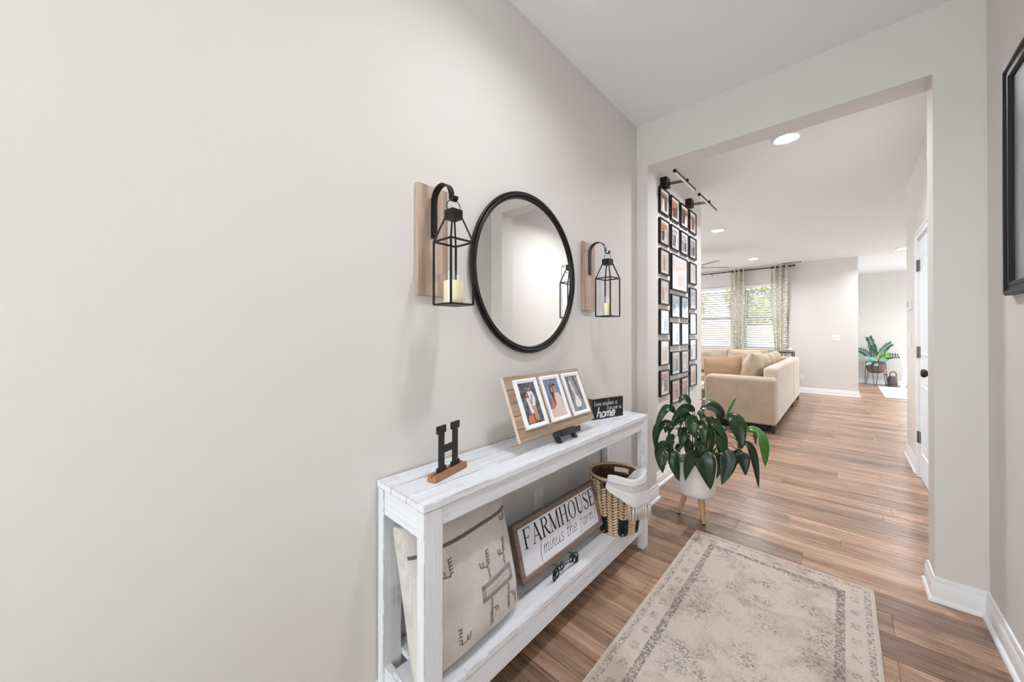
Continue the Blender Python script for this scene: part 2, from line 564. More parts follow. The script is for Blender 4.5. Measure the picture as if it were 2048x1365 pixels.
# ------------------------------------------------------------------ windows of the living room
for i, (a, b) in enumerate(WINS):
    root = bpy.data.objects.new('window_%d' % (i + 1), None)
    COL.objects.link(root)
    root.location = ((a + b) / 2, YF, WZ0)
    struct(root)
    m = MB()
    fw = 0.045
    m.box(a, a + fw, YF + 0.07, YF + 0.13, WZ0, WZ1).box(b - fw, b, YF + 0.07, YF + 0.13, WZ0, WZ1)
    m.box(a, b, YF + 0.07, YF + 0.13, WZ0, WZ0 + fw).box(a, b, YF + 0.07, YF + 0.13, WZ1 - fw, WZ1)
    m.build('window_frame', 'trim', root, bevel=0.003)
    MB().box(a + fw, b - fw, YF + 0.075, YF + 0.12, 1.57, 1.66).build('meeting_rail', 'trim', root, bevel=0.003)
    for z0, z1 in ((WZ0 + fw, 1.57), (1.66, WZ1 - fw)):
        MB().box(a + fw, b - fw, YF + 0.098, YF + 0.102, z0, z1).build('pane', 'winglass', root)
    MB().box(a - 0.06, b + 0.06, YF - 0.045, YF + 0.07, WZ0 - 0.03, WZ0).build('window_sill', 'trim', root, bevel=0.004)
    MB().box(a - 0.04, b + 0.04, YF - 0.016, YF, WZ0 - 0.11, WZ0 - 0.03).build('apron', 'trim', root, bevel=0.003)
    # blind
    br = thing('window_blind', ((a + b) / 2, YF + 0.04, WZ0), 'white horizontal slat blind in the living room window ' +
               ('between the two patterned curtains' if i else 'behind the ceiling fan'), 'blind')
    MB().box(a + 0.005, b - 0.005, YF + 0.005, YF + 0.065, WZ1 - 0.075, WZ1 - 0.005).build('valance', 'white', br, bevel=0.003)
    MB().box(a + 0.01, b - 0.01, YF + 0.015, YF + 0.06, WZ0 + 0.012, WZ0 + 0.032).build('bottom_rail', 'white', br, bevel=0.003)
    sm = None
    z = WZ0 + 0.070
    ang = math.radians(50)
    while z < WZ1 - 0.09:
        if sm is None:
            m = MB()
            for j in range(4):
                q0, q1 = -0.025 + 0.0125 * j, -0.0125 + 0.0125 * j
                h0, h1 = 0.003 * (1 - (q0 / 0.025) ** 2), 0.003 * (1 - (q1 / 0.025) ** 2)
                vs = []
                for xx in (a + 0.012, b - 0.012):
                    for q, hh in ((q0, h0), (q1, h1)):
                        for dz in (0, 0.0026):
                            vs.append((xx, YF + 0.04 + q * cos(ang) - (hh + dz) * sin(ang), z + q * sin(ang) + (hh + dz) * cos(ang)))
                m.add(vs, [(0, 1, 3, 2), (4, 6, 7, 5), (0, 4, 5, 1), (2, 3, 7, 6), (0, 2, 6, 4), (1, 5, 7, 3)])
            sm = m.build('slat', 'slat', br)
            z_first = z
        else:
            c = sm.copy()
            COL.objects.link(c)
            c.location = (0, 0, z - z_first)
        z += 0.0535
    for xx in (a + 0.12, b - 0.12):
        MB().tube([(xx, YF + 0.013, WZ0 + 0.03), (xx, YF + 0.013, WZ1 - 0.07)], 0.0012, 5).build('ladder_cord', 'white', br)
    if i == 1:
        MB().tube([(a + 0.07, YF + 0.0, 1.62), (a + 0.075, YF + 0.005, WZ1 - 0.08)], 0.004, 6).build('tilt_wand', 'chrome', br)
for nm, x, y0, y1, z0, z1 in (('window_4', -5.14, 5.2, 8.6, 0.6, 2.4), ('window_5', 4.54, 7.0, 11.0, 0.9, 2.4)):  # side windows added out of view to bring in more daylight
    root = bpy.data.objects.new(nm, None)
    COL.objects.link(root)
    root.location = (x, (y0 + y1) / 2, z0)
    struct(root)
    w = (y1 - y0) / 3
    for j in range(3):
        a, b = y0 + j * w, y0 + (j + 1) * w
        m = MB()
        m.box(x - 0.03, x + 0.03, a, a + 0.05, z0, z1).box(x - 0.03, x + 0.03, b - 0.05, b, z0, z1).box(x - 0.03, x + 0.03, a + 0.05, b - 0.05, z0, z0 + 0.05).box(x - 0.03, x + 0.03, a + 0.05, b - 0.05, z1 - 0.05, z1)
        m.build('sash', 'trim', root, bevel=0.003)
        MB().box(x - 0.003, x + 0.003, a + 0.05, b - 0.05, z0 + 0.05, z1 - 0.05).build('pane', 'winglass', root)
# dining glass door and glazed front door, both added out of view for daylight
for nm, (x0, x1, y, z1, n) in (('window_3', (SX0, SX1, YD + 0.07, SZ, 2)), ('added_door_2', (FX0, FX1, YK - 0.07, FZ, 1))):
    root = bpy.data.objects.new(nm, None)
    COL.objects.link(root)
    root.location = ((x0 + x1) / 2, y, 0)
    struct(root)
    w = (x1 - x0) / n
    for j in range(n):
        a, b = x0 + j * w, x0 + (j + 1) * w
        f = 0.06 if n == 2 else 0.10
        m = MB()
        m.box(a, a + f, y - 0.02, y + 0.02, 0, z1).box(b - f, b, y - 0.02, y + 0.02, 0, z1)
        m.box(a + f, b - f, y - 0.02, y + 0.02, 0, f * 1.5).box(a + f, b - f, y - 0.02, y + 0.02, z1 - f, z1)
        m.build('sash', 'trim', root, bevel=0.003)
        zl = f * 1.5 if n == 2 else 0.30
        if n == 1:
            MB().box(a + f, b - f, y - 0.015, y + 0.015, f * 1.5, zl).build('solid_panel', 'door', root)
        MB().box(a + f, b - f, y - 0.003, y + 0.003, zl, z1 - f).build('pane', 'winglass', root)

# ------------------------------------------------------------------ hall door
dr = bpy.data.objects.new('door_1', None)
COL.objects.link(dr)
dr.location = (XH, (DY0 + DY1) / 2, 0)
struct(dr)
xs_ = XH + 0.004      # face of the slab
slab = MB().box(xs_, xs_ + 0.035, DY0 + 0.014, DY1 - 0.014, 0.008, DZ - 0.014).build('door_slab', 'door', dr, bevel=0.002)
T = frame((xs_, DY1, 0), (0, -1, 0), (0, 0, 1), (-1, 0, 0))
dw = DY1 - DY0
def loop_pts(x0, x1, z0, z1, arch=0.0):
    p = [(x0, z0), (x1, z0), (x1, z1)]
    if arch:
        for j in range(1, 16):
            q = j / 16
            p.append((x1 + (x0 - x1) * q, z1 + arch * sin(pi * q) ** 0.8))
    p.append((x0, z1))
    return p
for (z0, z1, arch) in ((0.22, 0.80, 0), (1.05, 1.72, 0.16)):
    pts = loop_pts(0.11, dw - 0.11, z0, z1, arch)
    pts = [Vector(p) for p in pts]
    n = len(pts)
    prof = [(0, 0.0), (0.006, 0.007), (0.014, 0.007), (0.024, -0.001)]
    rows = []
    ctr = sum(pts, Vector((0, 0))) / n
    for d, hgt in prof:
        row = []
        for i, p in enumerate(pts):
            a, b = (pts[i] - pts[i - 1]).normalized(), (pts[(i + 1) % n] - pts[i]).normalized()
            nn = Vector((-a.y - b.y, a.x + b.x)).normalized()
            row.append((p.x + nn.x * d * 1.2, p.y + nn.y * d * 1.2, hgt))
        rows.append(row)
    m = MB(T)
    m.grid(rows, close_u=True)
    m.build('panel_moulding', 'door', slab, smooth=True)
for zz in (0.342, 1.07, 1.815):
    m = MB()
    m.tube([(XH - 0.004, DY1 - 0.002, zz - 0.05), (XH - 0.004, DY1 - 0.002, zz + 0.05)], 0.0065, 10)
    m.box(XH - 0.0135, XH - 0.0115, DY1 + 0.001, DY1 + 0.026, zz - 0.048, zz + 0.048)
    m.box(XH + 0.0005, XH + 0.0038, DY1 - 0.044, DY1 - 0.014, zz - 0.048, zz + 0.048)
    m.build('hinge', 'chrome', dr, smooth=True)
m = MB(frame((xs_, DY0 + 0.07, 0.94), (0, 0, 1), (0, 1, 0), (-1, 0, 0)))
m.lathe([(0.0, 0.0), (0.032, 0.0), (0.032, 0.006), (0.014, 0.012), (0.011, 0.03), (0.022, 0.038), (0.030, 0.050), (0.030, 0.058), (0.022, 0.068), (0.0, 0.071)], seg=24)
m.build('door_knob', 'bronze', dr, smooth=True)
m = MB()
cw = 0.062
m.box(XH - 0.012, XH, DY0 - cw, DY0, 0, DZ + cw).box(XH - 0.012, XH, DY1, DY1 + cw, 0, DZ + cw).box(XH - 0.012, XH, DY0, DY1, DZ, DZ + cw)
m.box(XH - 0.018, XH - 0.006, DY0 - cw, DY0 - cw + 0.02, 0, DZ + cw).box(XH - 0.018, XH - 0.006, DY1 + cw - 0.02, DY1 + cw, 0, DZ + cw).box(XH - 0.018, XH - 0.006, DY0 - cw, DY1 + cw, DZ + cw - 0.02, DZ + cw)
m.build('casing', 'trim', dr, bevel=0.003)
m = MB()
m.box(XH - 0.001, XH + 0.119, DY0 + 0.0005, DY0 + 0.012, 0, DZ - 0.0005).box(XH - 0.001, XH + 0.119, DY1 - 0.012, DY1 - 0.0005, 0, DZ - 0.0005).box(XH - 0.001, XH + 0.119, DY0 + 0.012, DY1 - 0.012, DZ - 0.012, DZ - 0.0005)
m.box(xs_ + 0.036, xs_ + 0.05, DY0 + 0.012, DY0 + 0.024, 0, DZ - 0.012).box(xs_ + 0.036, xs_ + 0.05, DY1 - 0.024, DY1 - 0.012, 0, DZ - 0.012)
m.build('jamb', 'trim', dr)

# ------------------------------------------------------------------ recessed lights
def can_light(x, y, watts, label, r=0.095, spread=150, group='recessed disc lights'):
    root = thing('recessed_light', (x, y, CZ), label, 'ceiling light', group)
    MB().lathe([(r * 0.78, CZ - 0.001), (r, CZ - 0.001), (r, CZ - 0.006), (r * 0.86, CZ - 0.018), (r * 0.78, CZ - 0.014)], (x, y), 40, caps=False).build('trim_ring', 'white', root, smooth=True)
    MB().lathe([(0.0, CZ - 0.012), (r * 0.5, CZ - 0.0125), (r * 0.79, CZ - 0.014)], (x, y), 40, caps=False).build('lens', 'lens', root)
    ld = bpy.data.lights.new('lamp', 'AREA')
    ld.shape, ld.size = 'DISK', r * 1.5
    ld.energy, ld.color = watts, LAMP_COL
    ld.spread = math.radians(spread)
    lo = bpy.data.objects.new('lamp', ld)
    COL.objects.link(lo)
    lo.parent = root
    lo.location = (0, 0, -0.022)
    return root
can_light(-0.30, 0.97, FOYER_W, 'white recessed disc light in the entry ceiling above the mirror')
can_light(-0.317, 3.443, HALL_W, 'lit white disc light just beyond the passage header')
can_light(-1.331, 5.83, LIVING_W, 'lit white disc light in the living room ceiling over the sofa arm')
can_light(-1.313, 8.50, LIVING_W, 'lit white disc light nearest the living room curtains')
can_light(0.768, 9.25, LIVING_W, 'lit white disc light by the dining area beyond the hall wall')
can_light(2.2, 11.0, LIVING_W * 1.6, 'added unseen disc light over the dining area beside the glass door')  # lamp added out of view to brighten the dining area
can_light(2.2, 7.6, LIVING_W, 'added unseen disc light in the kitchen ceiling past the hall wall')  # unseen lamp added to lift the hall side and floor
can_light(-0.30, -1.2, FOYER_W * 0.2, 'added unseen disc light just inside the front door')  # extra entry fill, added behind the camera

# ------------------------------------------------------------------ console table
TX0, TX1 = -1.098, -0.837       # back, front
TY0, TY1 = 0.553, 2.066
TZ = 0.758
ct = thing('console_table', (-0.97, 1.31, 0), 'distressed white wooden console table with lower shelf under the round mirror', 'table')
pw = (TX1 + 0.004 - TX0) / 3
for i in range(3):
    x0 = TX0 + i * pw
    MB().box(x0 + 0.0008, x0 + pw - 0.0008, TY0 - 0.003, TY1 + 0.003, TZ - 0.022, TZ).build('top_plank', 'dist_y', ct, bevel=0.003)
LW, LD = 0.063, 0.036
for y0 in (TY0, TY1 - LW):
    for x0 in (TX0, TX1 - LD):
        MB().box(x0, x0 + LD, y0, y0 + LW, 0, TZ - 0.022).build('leg', 'dist_z', ct, bevel=0.002)
for x0 in (TX0 + 0.004, TX1 - 0.026):
    MB().box(x0, x0 + 0.022, TY0 + LW, TY1 - LW, 0.680, TZ - 0.0225).build('long_apron', 'dist_y', ct, bevel=0.0015)
for y0 in (TY0 + 0.003, TY1 - 0.025):
    MB().box(TX0 + LD, TX1 - LD, y0, y0 + 0.022, 0.656, TZ - 0.0225).build('end_apron', 'dist_x', ct, bevel=0.0015)
SZT = 0.200
sp = [(TX0 + 0.001, -1.012), (-1.009, -0.928), (-0.9245, TX1 - 0.001)]
for i, (a, b) in enumerate(sp):
    yy = (TY0 + LW, TY1 - LW) if i != 1 else (TY0 + 0.004, TY1 - 0.004)
    MB().box(a, b, yy[0] + 0.001, yy[1] - 0.001, SZT - 0.02, SZT).build('shelf_plank', 'dist_y', ct, bevel=0.002)
for x0 in (TX0 + 0.002, TX1 - 0.024):
    MB().box(x0, x0 + 0.022, TY0 + LW, TY1 - LW, 0.105, SZT - 0.0205).build('shelf_rail', 'dist_y', ct, bevel=0.0015)
for y0 in (TY0 + 0.004, TY1 - 0.026):
    MB().box(TX0 + LD, TX1 - LD, y0, y0 + 0.022, 0.105, SZT - 0.0205).build('end_rail', 'dist_x', ct, bevel=0.0015)

# ------------------------------------------------------------------ mirror
MY, MZ, MR = 1.306, 1.512, 0.377
mr = thing('wall_mirror', (XL, MY, MZ), 'round wall mirror with ridged black metal frame above the console table', 'mirror')
Tm = frame((XL, MY, MZ), (0, 1, 0), (0, 0, 1), (1, 0, 0))
def ring(R, r, n0, seg=10, N=120, flat=(1, 1)):
    rows = []
    for i in range(N):
        q = 2 * pi * i / N
        rows.append([((R + r * flat[0] * cos(a)) * cos(q), (R + r * flat[0] * cos(a)) * sin(q), n0 + r * flat[1] * sin(a))
                     for a in [2 * pi * j / seg for j in range(seg)]])
    return rows
MB(Tm).grid(ring(MR - 0.0065, 0.0065, 0.017), True, True).build('outer_rim', 'iron', mr, smooth='all')
MB(Tm).grid(ring(MR - 0.0165, 0.0055, 0.0235), True, True).build('middle_rim', 'iron', mr, smooth='all')
MB(Tm).grid(ring(MR - 0.0265, 0.0065, 0.018, flat=(1, 1.1)), True, True).build('inner_rim', 'iron', mr, smooth='all')
MB(Tm).lathe([(0.0, 0.001), (MR - 0.012, 0.001), (MR - 0.012, 0.012), (0.0, 0.012)], seg=96).build('backing', 'iron', mr)
MB(Tm).lathe([(0.0, 0.014), (MR - 0.026, 0.014)], seg=96, caps=False).build('mirror_glass', 'mirror', mr)

# ------------------------------------------------------------------ lantern sconces
def sconce(yc, where):
    sc = thing('wall_sconce', (XL, yc, 1.56), 'natural wood sconce board with curved black hook ' + where, 'sconce', 'sconce boards beside the mirror')
    MB().box(XL + 0.0005, XL + 0.020, yc - 0.064, yc + 0.064, 1.363, 1.758).build('backboard', 'sconce_wood', sc, bevel=0.002)
    # flat strap: up the board, over in an arc, then a small upturned hook
    x = XL + 0.024
    path = [(x, 1.570), (x, 1.64), (x, 1.69)]
    R, cx = 0.050, x + 0.050
    for j in range(1, 13):
        q = pi - pi * j / 12
        path.append((cx + R * cos(q), 1.700 + R * sin(q)))
    hx = cx + R
    path += [(hx - 0.001, 1.692)]
    for j in range(1, 10):
        q = pi + pi * 1.05 * j / 9
        path.append((hx + 0.012 + 0.012 * cos(q), 1.689 + 0.012 * sin(q)))
    rows = []
    hw = 0.0125
    for i, (px, pz) in enumerate(path):
        a, b = path[max(0, i - 1)], path[min(len(path) - 1, i + 1)]
        d = Vector((b[0] - a[0], b[1] - a[1])).normalized()
        nx, nz = -d.y * 0.0017, d.x * 0.0017
        w = hw if i < 14 else hw * 0.8
        rows.append([(px + nx, yc - w, pz + nz), (px + nx, yc + w, pz + nz), (px - nx, yc + w, pz - nz), (px - nx, yc - w, pz - nz)])
    m = MB()
    m.grid(rows, close_u=True)
    m.add(rows[0], [(0, 1, 2, 3)]).add(rows[-1], [(3, 2, 1, 0)])
    m.build('hook_arm', 'black', sc)
    for zz in (1.585, 1.625):
        MB(frame((x + 0.0015, yc, zz), (0, 1, 0), (0, 0, 1), (1, 0, 0))).lathe([(0.0045, 0), (0.0045, 0.001), (0.003, 0.003), (0, 0.0035)], seg=12).build('screw', 'chrome', sc, smooth=True)
    return sc, hx + 0.012
def lantern(xc, yc, rot, where, cr=0.033, chh=0.080):
    ln = thing('candle_lantern', (xc, yc, 1.322), 'black metal lantern with open pyramid top hanging ' + where, 'lantern', 'lanterns hanging beside the mirror')
    R = Matrix.Rotation(rot, 3, 'Z')
    T = lambda a, b, c: Vector((xc, yc, 0)) + R @ Vector((a, b, c))
    h, z0, z1, z2, z3 = 0.047, 1.325, 1.537, 1.613, 1.646
    k, bw = 0.021, 0.0056
    m = MB(T)
    cs = [(-h, -h), (h, -h), (h, h), (-h, h)]
    for a, b in cs:
        m.bar((a, b, z0), (a, b, z1), bw, bw, (1, 0, 0))
        m.bar((a, b, z1), (a * k / h, b * k / h, z2 + 0.004), bw, bw, (a, -b, 0))
    for i in range(4):
        p, q = cs[i], cs[(i + 1) % 4]
        m.bar((p[0], p[1], z0), (q[0], q[1], z0), bw, bw)
        m.bar((p[0], p[1], z1), (q[0], q[1], z1), bw, bw)
    m.build('lantern_frame', 'black', ln)
    m = MB(T)
    k2 = 0.0225
    m.box(-k2, k2, -k2, k2, z2, z3)
    m.build('cap', 'black', ln, bevel=0.0015)
    MB(T).box(-h + 0.004, h - 0.004, -h + 0.004, h - 0.004, z0 - 0.002, z0 + 0.001).build('base_plate', 'black', ln)
    m = MB(T)
    m.tube([(0.004 * cos(q), 0.0255 * cos(q), 1.6560 + 0.0245 * sin(q)) for q in [2 * pi * j / 32 for j in range(32)]], 0.0016, 6, closed=True)
    m.build('hanging_ring', 'black', ln, smooth='all')
    m = MB(T)
    m.lathe([(0.0405, z0 + 0.001), (0.041, z0 + 0.05), (0.0412, z0 + 0.108)], seg=40, caps=False)
    m.build('glass_cylinder', 'glass', ln, smooth=True)
    cd = thing('pillar_candle', (xc, yc, z0 + 0.002), 'cream pillar candle in the lantern ' + where, 'candle', 'candles in the lanterns')
    MB(T).lathe([(0.0, z0 + 0.0015), (cr - 0.001, z0 + 0.0015), (cr, z0 + 0.004), (cr, z0 + chh - 0.003), (cr - 0.0018, z0 + chh), (cr * 0.6, z0 + chh - 0.003), (0.0, z0 + chh - 0.004)], seg=32, caps=False).build('wax', 'candle', cd, smooth=True)
    MB(T).tube([(0, 0, z0 + chh - 0.005), (0.001, 0, z0 + chh + 0.002), (0.003, 0.001, z0 + chh + 0.006)], 0.0009, 5).build('wick', 'wick', cd)
for yc, rot, w in ((0.756, 0.0, 'on the letter H side of the mirror'), (1.837, -0.09, 'between the mirror and the passage')):
    s_, hx = sconce(yc, w)
    lantern(hx, yc, rot, w, *((0.033, 0.080) if yc < 1 else (0.026, 0.074)))

# ------------------------------------------------------------------ lettering: stroke glyphs
LOW = {
 'a': ([[(.42, .36), (.34, .48), (.2, .5), (.07, .36), (.06, .14), (.18, 0), (.32, .06), (.42, .26)], [(.43, .5), (.42, .12), (.47, 0), (.55, .04)]], .54),
 'e': ([[(.06, .25), (.4, .28), (.37, .44), (.23, .5), (.08, .4), (.05, .2), (.13, .03), (.27, 0), (.43, .12)]], .46),
 'f': ([[(.46, .9), (.38, 1.02), (.27, .92), (.2, .5), (.16, -.2), (.06, -.38)], [(.06, .5), (.36, .5)]], .38),
 'h': ([[(.1, 1), (.08, .5), (.07, 0)], [(.07, .26), (.2, .46), (.32, .48), (.38, .36), (.38, .08), (.44, 0), (.52, .05)]], .52),
 'i': ([[(.1, .5), (.09, .1), (.14, 0), (.22, .05)], [(.12, .68), (.12, .74)]], .24),
 'k': ([[(.09, 1), (.08, 0)], [(.4, .5), (.1, .22)], [(.18, .29), (.44, 0)]], .46),
 'l': ([[(.1, 1), (.1, .08), (.15, 0), (.2, .02)]], .24),
 'm': ([[(.08, .5), (.08, 0)], [(.08, .3), (.2, .49), (.3, .42), (.3, 0)], [(.3, .3), (.42, .49), (.53, .42), (.53, .08), (.58, 0), (.66, .05)]], .66),
 'n': ([[(.08, .5), (.08, 0)], [(.08, .3), (.22, .49), (.33, .42), (.33, .08), (.38, 0), (.46, .05)]], .48),
 'o': ([[(.24, .5), (.08, .4), (.06, .14), (.22, 0), (.38, .1), (.41, .36), (.24, .5), (.2, .49)]], .46),
 'r': ([[(.08, .5), (.08, 0)], [(.08, .28), (.18, .46), (.3, .5), (.36, .44)]], .36),
 's': ([[(.35, .42), (.2, .5), (.08, .4), (.2, .27), (.34, .14), (.2, 0), (.04, .08)]], .4),
 't': ([[(.2, .82), (.16, .12), (.22, 0), (.34, .06)], [(.03, .52), (.34, .52)]], .36),
 'u': ([[(.07, .5), (.06, .15), (.16, 0), (.3, .08), (.39, .3)], [(.4, .5), (.39, .1), (.44, 0), (.52, .05)]], .52),
 'v': ([[(.03, .5), (.2, 0)], [(.2, 0), (.38, .5)]], .4),
 '(': ([[(.26, 1.0), (.12, .6), (.1, .1), (.22, -.38)]], .34),
 ')': ([[(.08, 1.0), (.22, .6), (.24, .1), (.12, -.38)]], .34),
 ' ': ([], .28)}
def low_width(s, sp=0.0):
    return sum(LOW[c][1] + sp for c in s)
def write_low(m, s, a0, b0, size, w, slant=0.0, n=0.0, sp=0.0, serif=0.0, squeeze=1.0):
    a = a0
    for ch in s:
        for st in LOW[ch][0]:
            pts = [(a + (x + slant * y) * size * squeeze, b0 + y * size) for x, y in st]
            if ch in '()':
                ww = [w * k for k in (0.5, 1.2, 1.2, 0.5)]
            else:
                ww = w
            m.ribbon(pts, ww, n, smooth=5)
            if serif and len(st) == 2 or (serif and ch in 'lmnrhk' and abs(st[0][0] - st[-1][0]) < 0.03):
                for p in (pts[0], pts[-1]):
                    m.ribbon([(p[0] - serif * size, p[1]), (p[0] + serif * size, p[1])], w, n)
        a += (LOW[ch][1] + sp) * size * squeeze
    return a
def caps_glyph(m, ch, a0, b0, s, n):
    K, k = 0.125, 0.045
    P = lambda x, y: (a0 + x * s, b0 + y * s)
    def st(pts, w, sm=0):
        m.ribbon([P(*p) for p in pts], [q * s for q in w] if isinstance(w, list) else w * s, n, sm)
    def serif(x, y, hw=0.12):
        st([(x - hw, y + (k / 2 if y < .5 else -k / 2)), (x + hw, y + (k / 2 if y < .5 else -k / 2))], k)
    if ch in 'FE':
        st([(.16, 0), (.16, 1)], K); serif(.16, 0, .14)
        st([(.03, 1 - k / 2), (.6, 1 - k / 2)], k); st([(.58, 1), (.6, .8)], [k * 1.6, k * .6])
        st([(.16, .52), (.44, .52)], k); st([(.44, .43), (.44, .62)], k)
        if ch == 'E':
            st([(.03, k / 2), (.62, k / 2)], k); st([(.6, 0), (.64, .22)], [k * 1.6, k * .6])
        return .70
    if ch == 'A':
        st([(.1, 0), (.37, 1)], k); st([(.36, 1), (.66, 0)], K); st([(.2, .34), (.56, .34)], k); serif(.1, 0, .1); serif(.66, 0, .13)
        return .78
    if ch == 'R':
        st([(.16, 0), (.16, 1)], K); serif(.16, 0, .14)
        st([(.03, .978), (.3, .978), (.48, .94), (.56, .76), (.48, .58), (.3, .53), (.16, .53)], [k, k, .09, K, .09, k, k], 6)
        st([(.34, .53), (.52, .2), (.68, .02)], [K * .8, K, K * .8], 5); serif(.7, 0, .08)
        return .76
    if ch == 'M':
        st([(.13, 0), (.13, 1)], k); st([(.13, 1), (.46, .02)], K); st([(.46, .02), (.8, 1)], k); st([(.82, 0), (.82, 1)], K)
        serif(.13, 0, .1); serif(.82, 0, .13); st([(.0, .978), (.16, .978)], k); st([(.78, .978), (.95, .978)], k)
        return 1.0
    if ch == 'H':
        for x in (.16, .66):
            st([(x, 0), (x, 1)], K); serif(x, 0, .14); serif(x, 1, .14)
        st([(.16, .52), (.66, .52)], k)
        return .86
    if ch == 'O':
        N = 36
        o, i_ = [], []
        for j in range(N + 1):
            q = 2 * pi * j / N
            o.append((*P(.42 + .38 * cos(q), .5 + .52 * sin(q)), n))
            i_.append((*P(.42 + .26 * cos(q), .5 + .475 * sin(q)), n))
        m.grid([o, i_])
        return .88
    if ch == 'U':
        st([(.16, 1), (.16, .35), (.2, .12), (.38, .02), (.56, .1), (.63, .35), (.63, 1)], [K, K, K, k * 1.3, k, k, k], 5)
        serif(.16, 1, .14); serif(.63, 1, .11)
        return .80
    if ch == 'S':
        st([(.5, .8), (.42, .95), (.27, .99), (.12, .9), (.11, .72), (.27, .56), (.44, .42), (.52, .24), (.42, .06), (.26, .01), (.12, .06), (.06, .24)],
           [k, k, k, .08, K * .8, K, K, K * .8, .07, k, k, k], 5)
        st([(.52, .98), (.51, .76)], k); st([(.05, .02), (.055, .28)], k)
        return .62
def write_caps(m, s, a0, b0, size, n, sp=0.03):
    a = a0
    for ch in s:
        a += (caps_glyph(m, ch, a, b0, size, n) + sp) * size
    return a

# ------------------------------------------------------------------ letter H on its stand
hl = thing('letter_stand', (-0.955, 0.735, TZ), 'black slab letter H standing in a slotted brown wood base', 'letter decor')
u = Vector((-0.04, 0.165, 0)).normalized()
nn = Vector((u.y, -u.x, 0))
Th = frame((-0.950, 0.655, TZ), u, (0, 0, 1), nn)
m = MB(Th)
Lb = 0.162
m.prism([(-0.0175, 0.0008), (0.0175, 0.0008), (0.0175, 0.021), (0.0035, 0.021), (0.0035, 0.012), (-0.0035, 0.012), (-0.0035, 0.021), (-0.0175, 0.021)], 0, Lb)
m.v = [tuple(Th(*(c, b, a))) for (a, b, c) in
       [(p[0], p[1], p[2]) for p in [(x, y, z) for z in (0, Lb) for x, y in [(-0.0175, 0.0008), (0.0175, 0.0008), (0.0175, 0.021), (0.0035, 0.021), (0.0035, 0.012), (-0.0035, 0.012), (-0.0035, 0.021), (-0.0175, 0.021)]]]]
m.build('wood_base', 'hwood', hl, bevel=0.0008)
hp = [(0, 0), (.045, 0), (.045, .024), (.036, .024), (.036, .066), (.082, .066), (.082, .024), (.073, .024), (.073, 0), (.118, 0), (.118, .024), (.108, .024),
      (.108, .133), (.118, .133), (.118, .157), (.073, .157), (.073, .133), (.082, .133), (.082, .090), (.036, .090), (.036, .133), (.045, .133), (.045, .157), (0, .157), (0, .133), (.010, .133), (.010, .024), (0, .024)]
Tl = lambda a, b, c: Th(a * 0.98 + 0.024, b + 0.012, c)
m = MB(Tl)
m.prism(hp, -0.0032, 0.0032)
m.build('letter', 'blackpaint', hl, bevel=0.0006, seg=1)

# ------------------------------------------------------------------ photos (flat prints): backdrop plus simple figures
def photo_mat(name, cols, scale, kind='noise'):
    t = NT(name)
    v = t.coord((1, 1, 1))
    n = t.noise(v, scale, 5, 0.65)
    stops = [(0.28 + 0.44 * i / (len(cols) - 1), srgb(*c)) for i, c in enumerate(cols)]
    t.set(t.ramp(n, stops), 0.35, spec=0.4)
    return t.m
def flat_mat(name, col):
    t = NT(name)
    n = t.noise(t.coord(), 160, 3, 0.6)
    t.set(t.ramp(n, [(0.3, tuple(x * 0.8 for x in srgb(*col)[:3])), (0.7, tuple(min(1, x * 1.15) for x in srgb(*col)[:3]))]), 0.35, spec=0.4)
    return t.m
for k_, c_ in dict(ph_skin=(188, 132, 108), ph_hair=(58, 34, 26), ph_white=(232, 226, 228), ph_dark=(38, 38, 48), ph_orange=(206, 120, 84), ph_pink=(228, 200, 192),
                   ph_grey=(150, 148, 150), ph_lightgrey=(206, 204, 206), ph_darkgrey=(70, 68, 72), ph_red=(170, 74, 58), ph_blue=(86, 96, 128), ph_tan=(196, 160, 132)).items():
    MAT[k_] = flat_mat(k_, c_)
MAT['bg_forest'] = photo_mat('bg_forest', [(30, 26, 34), (62, 56, 68), (120, 120, 132), (52, 44, 54)], 55)
MAT['bg_blue'] = photo_mat('bg_blue', [(66, 70, 84), (96, 108, 136), (130, 146, 178), (84, 78, 84)], 22)
MAT['bg_grey'] = photo_mat('bg_grey', [(92, 88, 90), (128, 124, 126), (160, 156, 158), (110, 106, 108)], 30)
MAT['bg_warm'] = photo_mat('bg_warm', [(96, 70, 56), (176, 132, 108), (214, 180, 156), (120, 70, 56)], 26)
MAT['bg_autumn'] = photo_mat('bg_autumn', [(70, 52, 52), (150, 92, 72), (206, 136, 100), (90, 84, 92)], 26)
MAT['bg_bw'] = photo_mat('bg_bw', [(60, 58, 60), (120, 118, 120), (190, 188, 190), (230, 228, 228)], 24)
MAT['bg_pale'] = photo_mat('bg_pale', [(206, 182, 168), (226, 206, 194), (238, 224, 214), (196, 168, 152)], 20)
MAT['bg_glare'] = photo_mat('bg_glare', [(150, 158, 172), (176, 186, 200), (200, 206, 218), (140, 150, 166)], 18)  # bluish window glare painted into the print colours
def ell(cx, cy, rx, ry, n=14, rot=0.0):
    return [(cx + rx * cos(q) * cos(rot) - ry * sin(q) * sin(rot), cy + rx * cos(q) * sin(rot) + ry * sin(q) * cos(rot)) for q in [2 * pi * j / n for j in range(n)]]
def photo_mesh(T, w, h, n0, mats, shapes, name, parent):
    """mats[0] is the backdrop; shapes: (material index, [(a, b) in 0..1])"""
    m = MB(T)
    m.mat = 0
    m.poly([(0, 0, n0), (w, 0, n0), (w, h, n0), (0, h, n0)])
    for i, (mi, pts) in enumerate(shapes):
        m.mat = mi
        m.poly([(min(max(a, 0), 1) * w, min(max(b, 0), 1) * h, n0 + 0.00006 * (i + 1)) for a, b in pts])
    return m.build(name, mats, parent)

